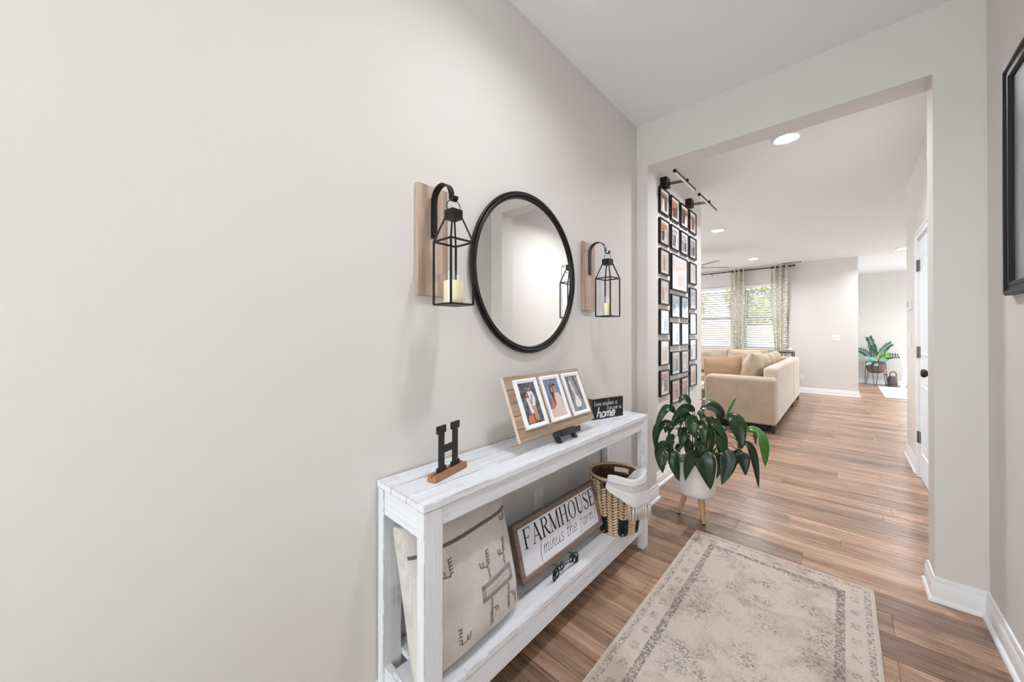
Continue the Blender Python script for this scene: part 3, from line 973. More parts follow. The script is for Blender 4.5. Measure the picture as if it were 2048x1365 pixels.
# ------------------------------------------------------------------ board with three photographs, on an easel
bl, bt = Vector((-0.905, 1.030, 0.806)), Vector((-1.005, 1.030, 1.052))
V = (bt - bl)
BH = V.length
V.normalize()
U = Vector((0, 1, 0))
Nn = U.cross(V)
BWD = 0.550
cb = thing('photo_board', (-0.955, 1.305, 0.80), 'tan plank photo board with three white framed photographs of couples', 'photo frame')
Tb = frame(bl, U, V, Nn)
hts = [0.0, 0.034, 0.087, 0.139, 0.172, 0.215, BH]
hts = [0.0, 0.050, 0.103, 0.156, 0.208, BH]
for i in range(5):
    MB(Tb).box(0, BWD, hts[i] + 0.0009, hts[i + 1] - 0.0009, -0.012, 0).build('plank', ['board_wood'], cb, bevel=0.0018)
MB(Tb).box(0.02, BWD - 0.02, 0.02, BH - 0.02, -0.017, -0.0125).build('backing', 'board_side', cb)
MB(Tb).box(-0.0035, -0.0003, 0, BH, -0.012, 0.0003).build('edge_strip', 'board_side', cb)
pf_w, pf_h = 0.143, 0.205
shp = [
 [(1, ell(.36, .70, .075, .055)), (2, ell(.32, .70, .06, .075)), (1, ell(.37, .69, .05, .045)), (3, [(.30, .63), (.47, .63), (.50, .45), (.56, .25), (.38, .24), (.34, .45)]),
  (1, [(.40, .25), (.46, .25), (.45, .06), (.41, .06)]), (1, ell(.58, .86, .06, .055)), (2, ell(.58, .90, .06, .03)), (3, [(.46, .78), (.74, .78), (.82, .60), (.74, .42), (.54, .42), (.50, .6)]),
  (1, [(.62, .70), (.70, .70), (.58, .46), (.52, .48)]), (5, [(.54, .42), (.74, .42), (.72, .06), (.62, .06), (.62, .3), (.58, .06), (.52, .06)]), (4, [(.1, .02), (.48, .02), (.44, .2), (.2, .22), (.12, .14)])],
 [(2, ell(.42, .70, .12, .13)), (1, ell(.45, .72, .07, .075)), (4, [(.22, .22), (.52, .24), (.50, .56), (.34, .56), (.24, .44)]), (2, [(.36, .6), (.5, .62), (.5, .3), (.42, .3)]),
  (1, ell(.66, .74, .085, .10)), (2, ell(.66, .84, .09, .04)), (3, [(.48, .34), (.95, .34), (.95, .5), (.82, .62), (.6, .62), (.5, .52)]), (5, [(.0, .0), (1, .0), (1, .34), (.5, .34), (.3, .22), (0, .22)])],
 [(1, ell(.34, .82, .10, .045)), (2, ell(.40, .76, .05, .05)), (2, [(.36, .72), (.46, .72), (.50, .62), (.50, .50), (.60, .40), (.78, .22), (.66, .12), (.42, .10), (.30, .16), (.32, .26), (.44, .44), (.42, .56)]),
  (1, [(.30, .72), (.36, .70), (.42, .52), (.36, .54)]), (3, [(.62, .98), (.72, .98), (.95, .3), (.88, .3)]), (3, [(.2, .98), (.26, .98), (.18, .3), (.12, .3)])]]
pm = [['bg_forest', 'ph_skin', 'ph_hair', 'ph_white', 'ph_orange', 'ph_tan'], ['bg_blue', 'ph_skin', 'ph_hair', 'ph_pink', 'ph_orange', 'ph_pink'], ['bg_grey', 'ph_lightgrey', 'ph_white', 'ph_darkgrey']]
for i in range(3):
    a0 = 0.045 + i * 0.168
    b0 = 0.040
    fr_ = 0.0175
    m = MB(Tb)
    o_, i_ = [(a0, b0), (a0 + pf_w, b0), (a0 + pf_w, b0 + pf_h), (a0, b0 + pf_h)], [(a0 + fr_, b0 + fr_), (a0 + pf_w - fr_, b0 + fr_), (a0 + pf_w - fr_, b0 + pf_h - fr_), (a0 + fr_, b0 + pf_h - fr_)]
    mid = [((o_[j][0] * 2 + i_[j][0]) / 3, (o_[j][1] * 2 + i_[j][1]) / 3) for j in range(4)]
    rows = [[(p[0], p[1], 0.0005) for p in o_], [(p[0], p[1], 0.011) for p in o_], [(p[0], p[1], 0.013) for p in mid], [(p[0], p[1], 0.009) for p in i_], [(p[0], p[1], 0.003) for p in i_]]
    m.grid(rows, close_u=True)
    fo = m.build('white_frame', 'white', cb, bevel=0.0008)
    Tp = (lambda a, b, c, a0=a0, b0=b0: Tb(a + a0 + fr_ - 0.001, b + b0 + fr_ - 0.001, c))
    photo_mesh(Tp, pf_w - 2 * fr_ + 0.002, pf_h - 2 * fr_ + 0.002, 0.004, pm[i], shp[i], 'photograph', fo)
# small black easel
ez = thing('tabletop_easel', (-0.93, 1.31, TZ), 'small black wooden easel holding the photo board', 'easel')
MB().box(-0.912, -0.880, 1.245, 1.405, 0.790, 0.804).build('ledge', 'easelblack', ez, bevel=0.002)
MB().box(-0.884, -0.876, 1.262, 1.405, 0.788, 0.812).build('lip', 'easelblack', ez, bevel=0.001)
for y in (1.258, 1.378):
    m = MB()
    m.add([(x, yy, z) for yy in (y, y + 0.02) for x, z in ((-0.885, 0.7586), (-0.905, 0.7586), (-0.930, 0.79), (-0.905, 0.79))],
          [(0, 1, 2, 3), (7, 6, 5, 4), (0, 4, 5, 1), (1, 5, 6, 2), (2, 6, 7, 3), (3, 7, 4, 0)])
    m.build('front_foot', 'easelblack', ez, bevel=0.001)
m = MB()
m.bar((-0.928, 1.315, 0.785), (-1.012, 1.315, 0.93), 0.02, 0.006, (0, 1, 0))
m.build('upright', 'easelblack', ez)
m = MB()
m.bar((-1.010, 1.315, 0.915), (-1.060, 1.315, 0.7605), 0.016, 0.004, (0, 1, 0))
m.build('rear_leg', 'easelblack', ez)

# ------------------------------------------------------------------ "home" block
ub = Vector((0.067, 0.231, 0)).normalized()
hb = thing('word_block', (-0.97, 1.84, TZ), 'black wood block sign reading love makes a house a home', 'sign')
nb = Vector((ub.y, -ub.x, 0))
Tk = frame((-0.999, 1.719, TZ + 0.0006), ub, (0, 0, 1), nb)
kw, kh, kd = 0.238, 0.112, 0.038
MB(Tk).box(0, kw, 0, kh, -kd, -0.0015).build('wood_body', 'block_wood', hb, bevel=0.001)
MB(Tk).box(0.0, kw, kh, kh + 0.0012, -kd, -0.0005).build('worn_top', 'block_top', hb)
fp = MB(Tk).box(0.0003, kw - 0.0003, 0.0003, kh - 0.0003, -0.0015, 0.0).build('face', 'blackpaint', hb)
m = MB(Tk)
sz = 0.0275
write_low(m, 'love makes a', 0.014, 0.074, sz, 0.0023, 0, 0.0005, 0.05, 0.07, 1.12)
write_low(m, 'house a', 0.112, 0.046, sz, 0.0023, 0, 0.0005, 0.05, 0.07, 1.16)
o = m.build('small_lettering', 'inkwhite', fp)
m = MB(Tk)
write_low(m, 'home', 0.030, 0.010, 0.056, 0.0082, 0.18, 0.0006, -0.03, 0, 1.25)
m.build('large_lettering', 'inkwhite', fp)

# ------------------------------------------------------------------ FARMHOUSE sign
sl, st_ = Vector((-0.902, 1.042, 0.256)), Vector((-0.961, 1.042, 0.463))
V = st_ - sl
SH = V.length
V.normalize()
Nn = U.cross(V)
SW = 0.616
Ts = frame(sl, U, V, Nn)
fs = thing('farmhouse_sign', (-0.93, 1.35, 0.256), 'white wood sign reading FARMHOUSE minus the farm in a grey brown frame', 'sign')
fw, fd = 0.021, 0.030
for a0, a1, b0, b1 in ((0, SW, 0, fw), (0, SW, SH - fw, SH), (0, fw, fw, SH - fw), (SW - fw, SW, fw, SH - fw)):
    MB(Ts).box(a0, a1, b0, b1, -fd, 0).build('frame_rail', 'signwood', fs, bevel=0.0015)
pn = MB(Ts).box(fw, SW - fw, fw, SH - fw, -fd + 0.004, -0.007).build('panel', 'panelwhite', fs)
m = MB(Ts)
write_caps(m, 'FARMHOUSE', fw + 0.028, 0.108, 0.076, -0.0066, 0.02)
m.build('large_lettering', 'ink', pn)
m = MB(Ts)
write_low(m, '(minus the farm)', fw + 0.108, 0.052, 0.062, 0.0027, 0.22, -0.0066, 0.03, 0, 1.0)
m.build('script_lettering', 'ink', pn)['kind'] = 'stuff'
for a, b in ((0.165, 0.034), (SW - 0.045, 0.060), (0.08, 0.06), (SW * 0.55, SH - 0.035)):
    MB(Ts).poly([(p[0], p[1], -0.0066) for p in ell(a, b, 0.0017, 0.0017, 8)]).build('nail_head', 'ink', pn)
# wire scroll stand
ws = thing('wire_scroll_stand', (-0.89, 1.29, SZT), 'black wire stand with scroll feet propping the farmhouse sign', 'plate stand')
def spiral(c, r0, r1, a0, a1, n=22):
    return [(c[0], c[1] + (r0 + (r1 - r0) * i / n) * cos(a0 + (a1 - a0) * i / n), c[2] + (r0 + (r1 - r0) * i / n) * sin(a0 + (a1 - a0) * i / n)) for i in range(n + 1)]
xw = -0.879
for y0, sgn in ((1.222, 1), (1.362, -1)):
    m = MB()
    c = (xw, y0, 0.2305)
    pts = [(xw, c[1] + sgn * p, c[2] + q) for p, q in
           [(0.003, -0.004), (-0.006, -0.008), (-0.012, 0.002), (-0.008, 0.012), (0.003, 0.014), (0.013, 0.006), (0.015, -0.012), (0.008, -0.025), (-0.006, -0.0275), (-0.017, -0.016), (-0.018, 0.004), (-0.008, 0.02), (0.008, 0.024)]]
    pts = [(xw, c[1] + sgn * (r * cos(q)), c[2] + 1.25 * r * sin(q)) for r, q in [(0.006 + 0.0185 * j / 26, 0.6 + 2 * pi * 1.55 * j / 26) for j in range(27)]]
    lo = min(p[2] for p in pts)
    pts = [(p[0], p[1], p[2] - lo + SZT + 0.0038) for p in pts]
    m.tube(pts, 0.0034, 6)
    m.build('scroll_foot', 'iron', ws, smooth='all')
    m = MB()
    e = pts[-1]
    m.tube([e, (xw - 0.002, y0 + sgn * 0.012, SZT + 0.045), (xw - 0.004, y0 + sgn * 0.014, SZT + 0.06)], 0.0026, 6)
    m.build('upturned_tip', 'iron', ws, smooth='all')
for yc, sgn in ((1.262, 1), (1.335, -1)):
    m = MB()
    pts = [(xw - 0.002, yc + sgn * r * cos(q), SZT + 0.040 + 1.2 * r * sin(q)) for r, q in [(0.005 + 0.012 * j / 24, 0.4 + 2 * pi * 1.4 * j / 24) for j in range(25)]]
    m.tube(pts, 0.0024, 6)
    m.build('inner_scroll', 'iron', ws, smooth='all')
m = MB()
m.tube([(xw - 0.002, 1.236, SZT + 0.035), (xw - 0.002, 1.262, SZT + 0.022), (xw - 0.002, 1.29, SZT + 0.034), (xw - 0.002, 1.31, SZT + 0.034), (xw - 0.002, 1.335, SZT + 0.022), (xw - 0.002, 1.350, SZT + 0.035)], 0.0026, 6)
m.build('cross_wire', 'iron', ws, smooth='all')
for y in (1.236, 1.350):
    m = MB()
    m.tube([(xw - 0.002, y, SZT + 0.036), (xw - 0.012, y, SZT + 0.050), (-0.945, y, SZT + 0.050), (-1.01, y, SZT + 0.0035), (-1.03, y, SZT + 0.0035)], 0.0024, 6)
    m.build('support_wire', 'iron', ws, smooth='all')

# ------------------------------------------------------------------ cushion on the shelf
def pillow(T, w, h, th, nu=28, nv=28, pinch=0.06, e=0.36, wr=0.0, seed=0):
    """two-sided soft pillow; returns MB and surface function (s, t in -1..1, side)"""
    r = random.Random(seed)
    ph = [r.random() * 6.28 for _ in range(8)]
    def P(s, t_, side):
        k1 = 1 - pinch * (1 - t_ * t_) if False else 1 - pinch * (t_ * t_) * 0 - pinch * (1 - abs(s) ** 2) * 0
        a = s * w / 2 * (1 - pinch * (1 - t_ * t_))
        b = t_ * h / 2 * (1 - pinch * (1 - s * s))
        q = max(0.0, (1 - s * s) * (1 - t_ * t_)) ** e
        d = th / 2 * q
        if wr:
            d += wr * q * (sin(5 * s + 3 * t_ + ph[0]) * sin(7 * t_ - 2 * s + ph[1]) + 0.6 * sin(13 * s + ph[2]) * sin(3 * t_ + ph[3]) * (1 - q))
        return T(a, b, side * d)
    m = MB()
    for side in (1, -1):
        m.grid([[P(-cos(pi * i / nu), -cos(pi * j / nv), side) for i in range(nu + 1)] for j in range(nv + 1)])
    return m, P
cu = thing('throw_pillow', (-0.95, 0.775, SZT), 'oatmeal linen pillow with grey tribal motifs standing on the table shelf', 'pillow')
ang = math.radians(2.5)
cV = Vector((-0.20, 0, 0.98)).normalized()
cU = Vector((0, 1, 0))
cU, cV = (cU * cos(ang) + cV * sin(ang)), (cV * cos(ang) - cU * sin(ang))
cT = frame((-0.955, 0.778, 0.428), cU, cV)
m, cP = pillow(cT, 0.425, 0.45, 0.175, 36, 36, 0.03, 0.27, 0.004, 3)
m.build('pillow_body', 'cushion', cu, smooth='all')
def cS(a, b, c=0.0):          # a, b in metres on the face
    s = max(-0.995, min(0.995, a / 0.2125))
    t_ = max(-0.995, min(0.995, b / 0.225))
    p = cP(s, t_, 1)
    return Vector(p) + cU.cross(cV) * 0.0014
def dense(pts, step=0.008):
    out = []
    for p, q in zip(pts[:-1], pts[1:]):
        n = max(1, int(math.dist(p, q) / step))
        out += [(p[0] + (q[0] - p[0]) * i / n, p[1] + (q[1] - p[1]) * i / n) for i in range(n)]
    return out + [pts[-1]]
m = MB(cS)
m.ribbon(dense([(-0.208, 0.138), (0.208, 0.138)]), 0.011)
m.build('stripe', 'cushion_stripe', cu)
def comb(m, a, b, fx=1, fy=1, s=1.0):
    # little comb: a spine with teeth, then a short hooked second comb
    m.ribbon([(a, b), (a, b + fy * 0.052 * s)], 0.004 * s)
    for i in range(5):
        y = b + fy * (0.006 + i * 0.0105) * s
        m.ribbon([(a, y), (a + fx * 0.012 * s, y + fy * 0.004 * s)], 0.005 * s)
    m.ribbon([(a, b), (a - fx * 0.018 * s, b + fy * 0.004 * s)], 0.004 * s)
    m.ribbon([(a - fx * 0.018 * s, b + fy * 0.004 * s), (a - fx * 0.020 * s, b + fy * 0.022 * s)], 0.0045 * s)
    m.ribbon([(a - fx * 0.020 * s, b + fy * 0.004 * s), (a - fx * 0.032 * s, b + fy * 0.010 * s)], 0.0045 * s)
    m.ribbon([(a - fx * 0.030 * s, b + fy * 0.010 * s), (a - fx * 0.033 * s, b + fy * 0.026 * s)], 0.0045 * s)
def zig(m, a, b0, b1):
    n = 4
    p = [(a + (0.006 if i % 2 else -0.003), b0 + (b1 - b0) * i / n) for i in range(n + 1)]
    m.ribbon(p, 0.003)
    m.ribbon([(2 * a - x + 0.004, y) for x, y in p[1:4]], 0.0024)
RA0, RA1, RB0, RB1 = 0.005, 0.165, -0.095, -0.040
m = MB(cS)
for a0, a1, b0, b1 in ((RA0, RA1, RB1 - 0.012, RB1), (RA0, RA1, RB0, RB0 + 0.012), (RA0, RA0 + 0.014, RB0, RB1), (RA1 - 0.014, RA1, RB0, RB1)):
    if a1 - a0 > 0.05:
        for i in range(3):
            m.ribbon(dense([(a0, b0 + (b1 - b0) * i / 2), (a1, b0 + (b1 - b0) * i / 2)]), 0.0016)
        for i in range(26):
            x = a0 + (a1 - a0) * i / 25
            m.ribbon([(x, b0), (x, b1)], 0.0014)
    else:
        for i in range(3):
            x = a0 + (a1 - a0) * i / 2
            m.ribbon(dense([(x, b0), (x, b1)]), 0.0016)
        for i in range(8):
            y = b0 + (b1 - b0) * i / 7
            m.ribbon([(a0, y), (a1, y)], 0.0014)
m.build('motif_border', 'cushion_print', cu)
for x in (0.045, 0.135):
    m = MB(cS)
    zig(m, x, RB1 + 0.002, RB1 + 0.045); comb(m, x + 0.002, RB1 + 0.045)
    m.build('comb_motif', 'cushion_print', cu)
    m = MB(cS)
    zig(m, x, RB0 - 0.002, RB0 - 0.040); comb(m, x + 0.002, RB0 - 0.040, -1, -1, 0.95)
    m.build('comb_motif', 'cushion_print', cu)
for args in ((-0.100, 0.045), (0.175, 0.105, 1, 1, 0.8), (-0.085, -0.17, -1, 1), (0.18, -0.15, -1, -1, 0.8), (-0.17, -0.06, 1, 1, 0.9)):
    m = MB(cS)
    comb(m, *args)
    m.build('comb_motif', 'cushion_print', cu)
m = MB(cS)
for i in range(5):
    x = RA0 + 0.035 + i * 0.022
    m.ribbon([(x, RB0 + 0.02), (x + 0.011, (RB0 + RB1) / 2), (x, RB1 - 0.02)], 0.004)
m.build('pale_print', 'cushion_pale', cu)

# ------------------------------------------------------------------ wall outlet behind the sign
wo = thing('wall_outlet', (XL, 1.385, 0.40), 'white outlet plate on the wall behind the farmhouse sign', 'outlet')
MB().box(XL, XL + 0.005, 1.35, 1.42, 0.355, 0.47).build('plate', 'plate', wo, bevel=0.002)
for z in (0.390, 0.435):
    MB().box(XL + 0.005, XL + 0.007, 1.370, 1.400, z - 0.014, z + 0.014).build('socket', 'plate', wo, bevel=0.001)

# ------------------------------------------------------------------ seagrass basket
t = NT('seagrass')
n = t.noise(t.coord((1, 1, 1)), 140, 3, 0.6)
MAT['seagrass'] = t.set(t.ramp(n, [(0.25, srgb(150, 120, 92)), (0.5, srgb(204, 176, 146)), (0.75, srgb(232, 212, 186))]), 0.75, bump=n, bump_str=0.3)
MAT['seagrass_black'] = plain('seagrass_black', srgb(24, 22, 22), 0.7, scale=140)
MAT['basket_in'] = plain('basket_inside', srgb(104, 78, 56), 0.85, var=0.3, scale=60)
BX, BY, BZ = -0.898, 1.788, SZT
bk = thing('woven_basket', (BX, BY, BZ), 'tall seagrass basket with black chequered bottom band on the table shelf', 'basket')
def brad(z):      # radius profile
    k = (z - BZ) / 0.295
    return 0.107 + 0.034 * k ** 0.9 - 0.004 * max(0, k - 0.85) / 0.15
m = MB()
m.lathe([(0.0, BZ + 0.004), (0.098, BZ + 0.004)] + [(brad(BZ + z) - 0.006, BZ + z) for z in [0.012 + i * 0.02 for i in range(11)]], (BX, BY), 40, caps=False)
# wall with two handle gaps
def gap(q):
    q = (q + 2 * pi) % (2 * pi)
    for c in (math.radians(285), math.radians(100)):
        d = abs((q - c + pi) % (2 * pi) - pi)
        if d < 0.30:
            return True
    return False
N = 60
for z0, z1, cut in ((0.212, 0.240, False), (0.240, 0.268, True), (0.268, 0.285, False)):
    for j in range(N):
        q0, q1 = 2 * pi * j / N, 2 * pi * (j + 1) / N
        if cut and gap((q0 + q1) / 2):
            continue
        m.add([(BX + (brad(BZ + z) - 0.006) * cos(q), BY + (brad(BZ + z) - 0.006) * sin(q), BZ + z) for z, q in ((z0, q0), (z0, q1), (z1, q1), (z1, q0))], [(0, 1, 2, 3)])
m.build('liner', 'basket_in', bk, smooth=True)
COLS, RH = 28, 0.0150
def tuft(m, q, z, up, r_off=0.0, ln=0.0285, wd=0.0118):
    r = brad(z) + r_off
    C = Vector((BX + r * cos(q), BY + r * sin(q), z))
    tg, rd, zz = Vector((-sin(q), cos(q), 0)), Vector((cos(q), sin(q), 0)), Vector((0, 0, 1))
    ax = (tg * 0.86 + zz * 0.5 * up).normalized()
    sd = rd.cross(ax).normalized()
    k = []
    for i, (f, ww) in enumerate(((-1, 0.15), (-0.55, 0.8), (0.1, 1.0), (0.65, 0.75), (1, 0.15))):
        c = C + ax * f * ln / 2 * 1.15
        k.append([c + (sd * cos(a) * wd * 0.62 * ww + rd * sin(a) * 0.0075 * ww) for a in (0, pi / 3, 2 * pi / 3, pi, 4 * pi / 3, 5 * pi / 3)])
    m.grid(k, close_u=True)
mn, mb_, mi_ = MB(), MB(), MB()
zr = BZ + 0.010
row = 0
while zr < BZ + 0.280:
    for j in range(COLS):
        q = 2 * pi * (j + 0.5 * 0) / COLS
        if BZ + 0.238 < zr < BZ + 0.266 and gap(q):
            continue
        up = 1 if j % 2 else -1
        black = (zr < BZ + 0.088) and ((j // 2 + 0) % 2 == 0)
        tuft(mb_ if black else mn, q + 0.004 * sin(row * 2.1 + j), zr, up)
        if zr > BZ + 0.15:
            tuft(mi_, q, zr, -up, -0.013)
    zr += RH
    row += 1
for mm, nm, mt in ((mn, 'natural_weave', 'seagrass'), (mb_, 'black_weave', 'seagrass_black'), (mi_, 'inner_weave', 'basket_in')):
    o = mm.build(nm, mt, bk, smooth='all')
    o['kind'] = 'stuff'
for nm, rr, zz, w in (('braided_rim', brad(BZ + 0.285) - 0.003, BZ + 0.287, 0.0075), ('base_rim', 0.106, BZ + 0.0075, 0.0065)):
    m = MB()
    pts = [(BX + (rr + 0.0012 * sin(28 * q)) * cos(q), BY + (rr + 0.0012 * sin(28 * q)) * sin(q), zz + 0.001 * cos(28 * q)) for q in [2 * pi * j / 120 for j in range(120)]]
    m.tube(pts, w, 8, closed=True)
    m.build(nm, 'seagrass', bk, smooth='all')

# ------------------------------------------------------------------ throw blanket over the basket rim
t = NT('blanket_cloth')
uvn = t.node('ShaderNodeUVMap')
sx = t.node('ShaderNodeSeparateXYZ', {0: uvn.outputs[0]})
wv = t.noise(t.coord((1, 1, 1)), 420, 3, 0.7)
col = t.ramp(wv, [(0.3, srgb(208, 204, 200)), (0.7, srgb(240, 237, 234))])
for p0 in (0.300, 0.345, 0.380, 0.425, 0.585, 0.62, 0.66, 0.70):
    d = t.math('ABSOLUTE', t.math('SUBTRACT', sx.outputs[1], p0))
    dash = t.math('GREATER_THAN', t.math('SINE', t.math('MULTIPLY', sx.outputs[0], 240.0)), -0.5)
    k = t.math('MULTIPLY', t.math('LESS_THAN', d, 0.0085), dash)
    col = t.mix(t.math('MULTIPLY', k, 0.85), col, srgb(84, 72, 70))
MAT['blanket'] = t.set(col, 0.95, spec=0.1, bump=wv, bump_str=0.4)
MAT['tassel'] = fabric('tassel_yarn', srgb(198, 190, 182), srgb(236, 230, 222), 400)
tb = thing('throw_blanket', (BX + 0.06, BY - 0.06, BZ + 0.29), 'cream woven throw with dark stripes and tassels draped over the basket', 'blanket')
R0 = brad(BZ + 0.287) + 0.012
ZR = BZ + 0.302
nq, ns = 40, 34
def blank(qi, si):
    """qi across (0..1), si from inside the basket (0) over the rim to the hem (1)"""
    q = math.radians(-78 + 103 * qi)
    hem = 0.030 + 0.092 * min(1, max(0, (qi - 0.0) / 0.42)) ** 0.8 + 0.025 * max(0, qi - 0.42)
    if si < 0.45:
        k = si / 0.45
        r = R0 * (0.25 + 0.75 * k) - 0.0
        z = ZR - 0.075 * (1 - k) ** 1.4 + 0.020 * sin(k * pi) * sin(q * 3 + 1) + 0.012 * k * (1 + sin(q * 4))
        qq = q * (0.75 + 0.25 * k) + (1 - k) * 0.2
    else:
        k = (si - 0.45) / 0.55
        r = R0 + 0.012 * sin(k * pi / 2) + 0.007 * sin(q * 9 + 0.6) * k + 0.004
        z = ZR + 0.012 * (1 + sin(q * 4)) * (1 - min(1, k * 4)) - hem * k - 0.004 * k
        qq = q + 0.08 * k * (qi - 0.5)
    return (BX + r * cos(qq), BY + r * sin(qq), z)
me = bpy.data.meshes.new('cloth')
vs = [blank(i / nq, j / ns) for j in range(ns + 1) for i in range(nq + 1)]
fs_ = [(j * (nq + 1) + i, j * (nq + 1) + i + 1, (j + 1) * (nq + 1) + i + 1, (j + 1) * (nq + 1) + i) for j in range(ns) for i in range(nq)]
me.from_pydata([tuple(Vector(v) - tb.location) for v in vs], [], fs_)
uv = me.uv_layers.new(name='UVMap')
for poly in me.polygons:
    for li in poly.loop_indices:
        vi = me.loops[li].vertex_index
        uv.data[li].uv = ((vi % (nq + 1)) / nq, (vi // (nq + 1)) / ns)
me.polygons.foreach_set('use_smooth', [True] * len(me.polygons))
me.materials.append(MAT['blanket'])
cl = bpy.data.objects.new('cloth', me)
COL.objects.link(cl)
cl.parent = tb
md = cl.modifiers.new('solid', 'SOLIDIFY')
md.thickness, md.offset = 0.004, 1.0
trng = random.Random(5)
for i in range(12):
    qi = 0.36 + 0.64 * i / 11
    x, y, z = blank(qi, 1.0)
    rd = Vector((x - BX, y - BY, 0)).normalized()
    x, y = x + rd.x * 0.004, y + rd.y * 0.004
    m = MB()
    ln = 0.062 + trng.random() * 0.018
    m.tube([(x, y, z + 0.003), (x, y, z - 0.006)], 0.0042, 6)
    for j in range(7):
        a = 2 * pi * j / 7
        dx, dy = 0.004 * cos(a), 0.004 * sin(a)
        m.tube([(x + dx * 0.3, y + dy * 0.3, z - 0.003), (x + dx, y + dy, z - 0.02), (x + dx * 1.2 + trng.uniform(-.003, .003), y + dy * 1.2 + trng.uniform(-.003, .003), z - ln * trng.uniform(0.9, 1.05))], [0.0022, 0.0021, 0.0011], 5)
    m.build('tassel', 'tassel', tb, smooth='all')

# ------------------------------------------------------------------ gallery of framed photographs on the passage wall
FD = 0.019
def gal_frame(y0, y1, z0, z1, label, look, seed):
    r = random.Random(seed)
    root = thing('framed_photograph', (XL, (y0 + y1) / 2, z0), label, 'photo frame', 'gallery of black photo frames')
    T = frame((XL + 0.0006, y0, z0), (0, 1, 0), (0, 0, 1), (1, 0, 0))
    w, h = y1 - y0, z1 - z0
    b = 0.011
    m = MB(T)
    o_ = [(0, 0), (w, 0), (w, h), (0, h)]
    i_ = [(b, b), (w - b, b), (w - b, h - b), (b, h - b)]
    m.grid([[(p[0], p[1], c) for p in q] for q, c in ((o_, 0.0), (o_, FD), (i_, FD), (i_, FD - 0.006), (i_, 0.001))], close_u=True)
    m.build('black_frame', 'black', root)
    MB(T).box(b * 0.8, w - b * 0.8, b * 0.8, h - b * 0.8, 0.001, FD - 0.008).build('mat_board', 'mat', root)
    k = 0.020 if w < 0.3 else 0.030
    pw_, ph_ = w - 2 * b - 2 * k, h - 2 * b - 2 * k
    Tp = lambda a, bb, c: T(a + b + k, bb + b + k, c)
    bgs = {'warm': ['bg_warm', 'ph_skin', 'ph_dark', 'ph_white', 'ph_red'], 'autumn': ['bg_autumn', 'ph_skin', 'ph_dark', 'ph_white', 'ph_orange'],
           'bw': ['bg_bw', 'ph_lightgrey', 'ph_darkgrey', 'ph_white', 'ph_grey'], 'pale': ['bg_pale', 'ph_skin', 'ph_tan', 'ph_white', 'ph_pink'],
           'glare': ['bg_glare', 'ph_grey', 'ph_blue', 'ph_white', 'ph_lightgrey'], 'grey': ['bg_grey', 'ph_skin', 'ph_dark', 'ph_white', 'ph_grey']}[look]
    sh = []
    nfig = r.choice((1, 2, 2, 3)) if w < 0.3 else 6
    for q in range(nfig):
        cx = (q + 0.8 + r.uniform(-.1, .1)) / (nfig + 0.6)
        top = r.uniform(0.62, 0.82)
        fw_ = min(0.15, 0.4 / nfig)
        body = r.choice((2, 2, 3, 4))
        if body == 3:
            sh.append((3, [(cx - fw_ * .6, top - .12), (cx + fw_ * .6, top - .12), (cx + fw_ * .5, .45), (cx + fw_ * 1.6, .05), (cx - fw_ * 1.6, .05), (cx - fw_ * .5, .45)]))
        else:
            sh.append((body, [(cx - fw_, top - .1), (cx + fw_, top - .1), (cx + fw_ * .9, .04), (cx - fw_ * .9, .04)]))
        sh.append((1, ell(cx, top - .02, fw_ * .5, .085, 10)))
        sh.append((2, ell(cx, top + .04, fw_ * .5, .045, 10)))
    photo_mesh(Tp, pw_, ph_, FD - 0.0075, bgs, sh, 'photograph', root)
    MB(T).poly([(b, b, FD - 0.004), (w - b, b, FD - 0.004), (w - b, h - b, FD - 0.004), (b, h - b, FD - 0.004)]).build('glazing', 'frameglass', root)
t = NT('frame_glass')
t.n.remove(t.b)
tr = t.node('ShaderNodeBsdfTransparent')
gl = t.node('ShaderNodeBsdfGlossy', {'Roughness': 0.12, 'Color': (1, 1, 1, 1)})
fr = t.node('ShaderNodeFresnel', {'IOR': 1.5})
mx = t.node('ShaderNodeMixShader', {0: t.math('MULTIPLY', fr.outputs[0], 0.55), 1: tr.outputs[0], 2: gl.outputs[0]})
t.l.new(mx.outputs[0], t.out.inputs[0])
MAT['frameglass'] = t.m
FWD, FHT = 0.212, 0.212
cols = [2.950, 3.206, 3.456, 3.710]
ordn = ['first', 'second', 'third', 'fourth']
looks = [['warm', 'autumn', 'autumn', 'warm'], ['warm', 'bw', 'bw', 'bw']]
sd = 100
for r_, zt in enumerate((2.435, 2.181)):
    for c_ in range(4):
        sd += 1
        gal_frame(cols[c_], cols[c_] + FWD, zt - FHT, zt, 'black framed photo, %s from the passage jamb in the %s gallery row' % (ordn[c_], ('top', 'second')[r_]), looks[r_][c_], sd)
gal_frame(cols[0], cols[0] + FWD, 1.932 - FHT, 1.932, 'black framed pale photo beside the largest gallery frame on the jamb side', 'pale', 121)
gal_frame(3.216, 3.640, 1.932 - 0.318, 1.932, 'largest black frame with a pale group photo in the middle of the gallery', 'pale', 122)
gal_frame(cols[3], cols[3] + FWD, 1.930 - FHT, 1.930, 'black framed pale photo beside the largest gallery frame on the sofa side', 'pale', 123)
rown = ['just below the pale photo', 'second below the pale photo', 'third below the pale photo', 'bottom frame']
for c_, side in ((0, 'jamb side'), (3, 'sofa side')):
    for r_, zt in enumerate((1.682, 1.433, 1.178, 0.926)):
        sd += 1
        gal_frame(cols[c_], cols[c_] + FWD, zt - FHT, zt, 'black framed photo, outer gallery column, %s, %s' % (side, rown[r_]), (['pale', 'glare', 'pale', 'autumn'] if c_ == 0 else ['glare', 'glare', 'glare', 'pale'])[r_], sd)
rown = ['just under the largest frame', 'second under the largest frame', 'third under the largest frame', 'lowest under the largest frame']
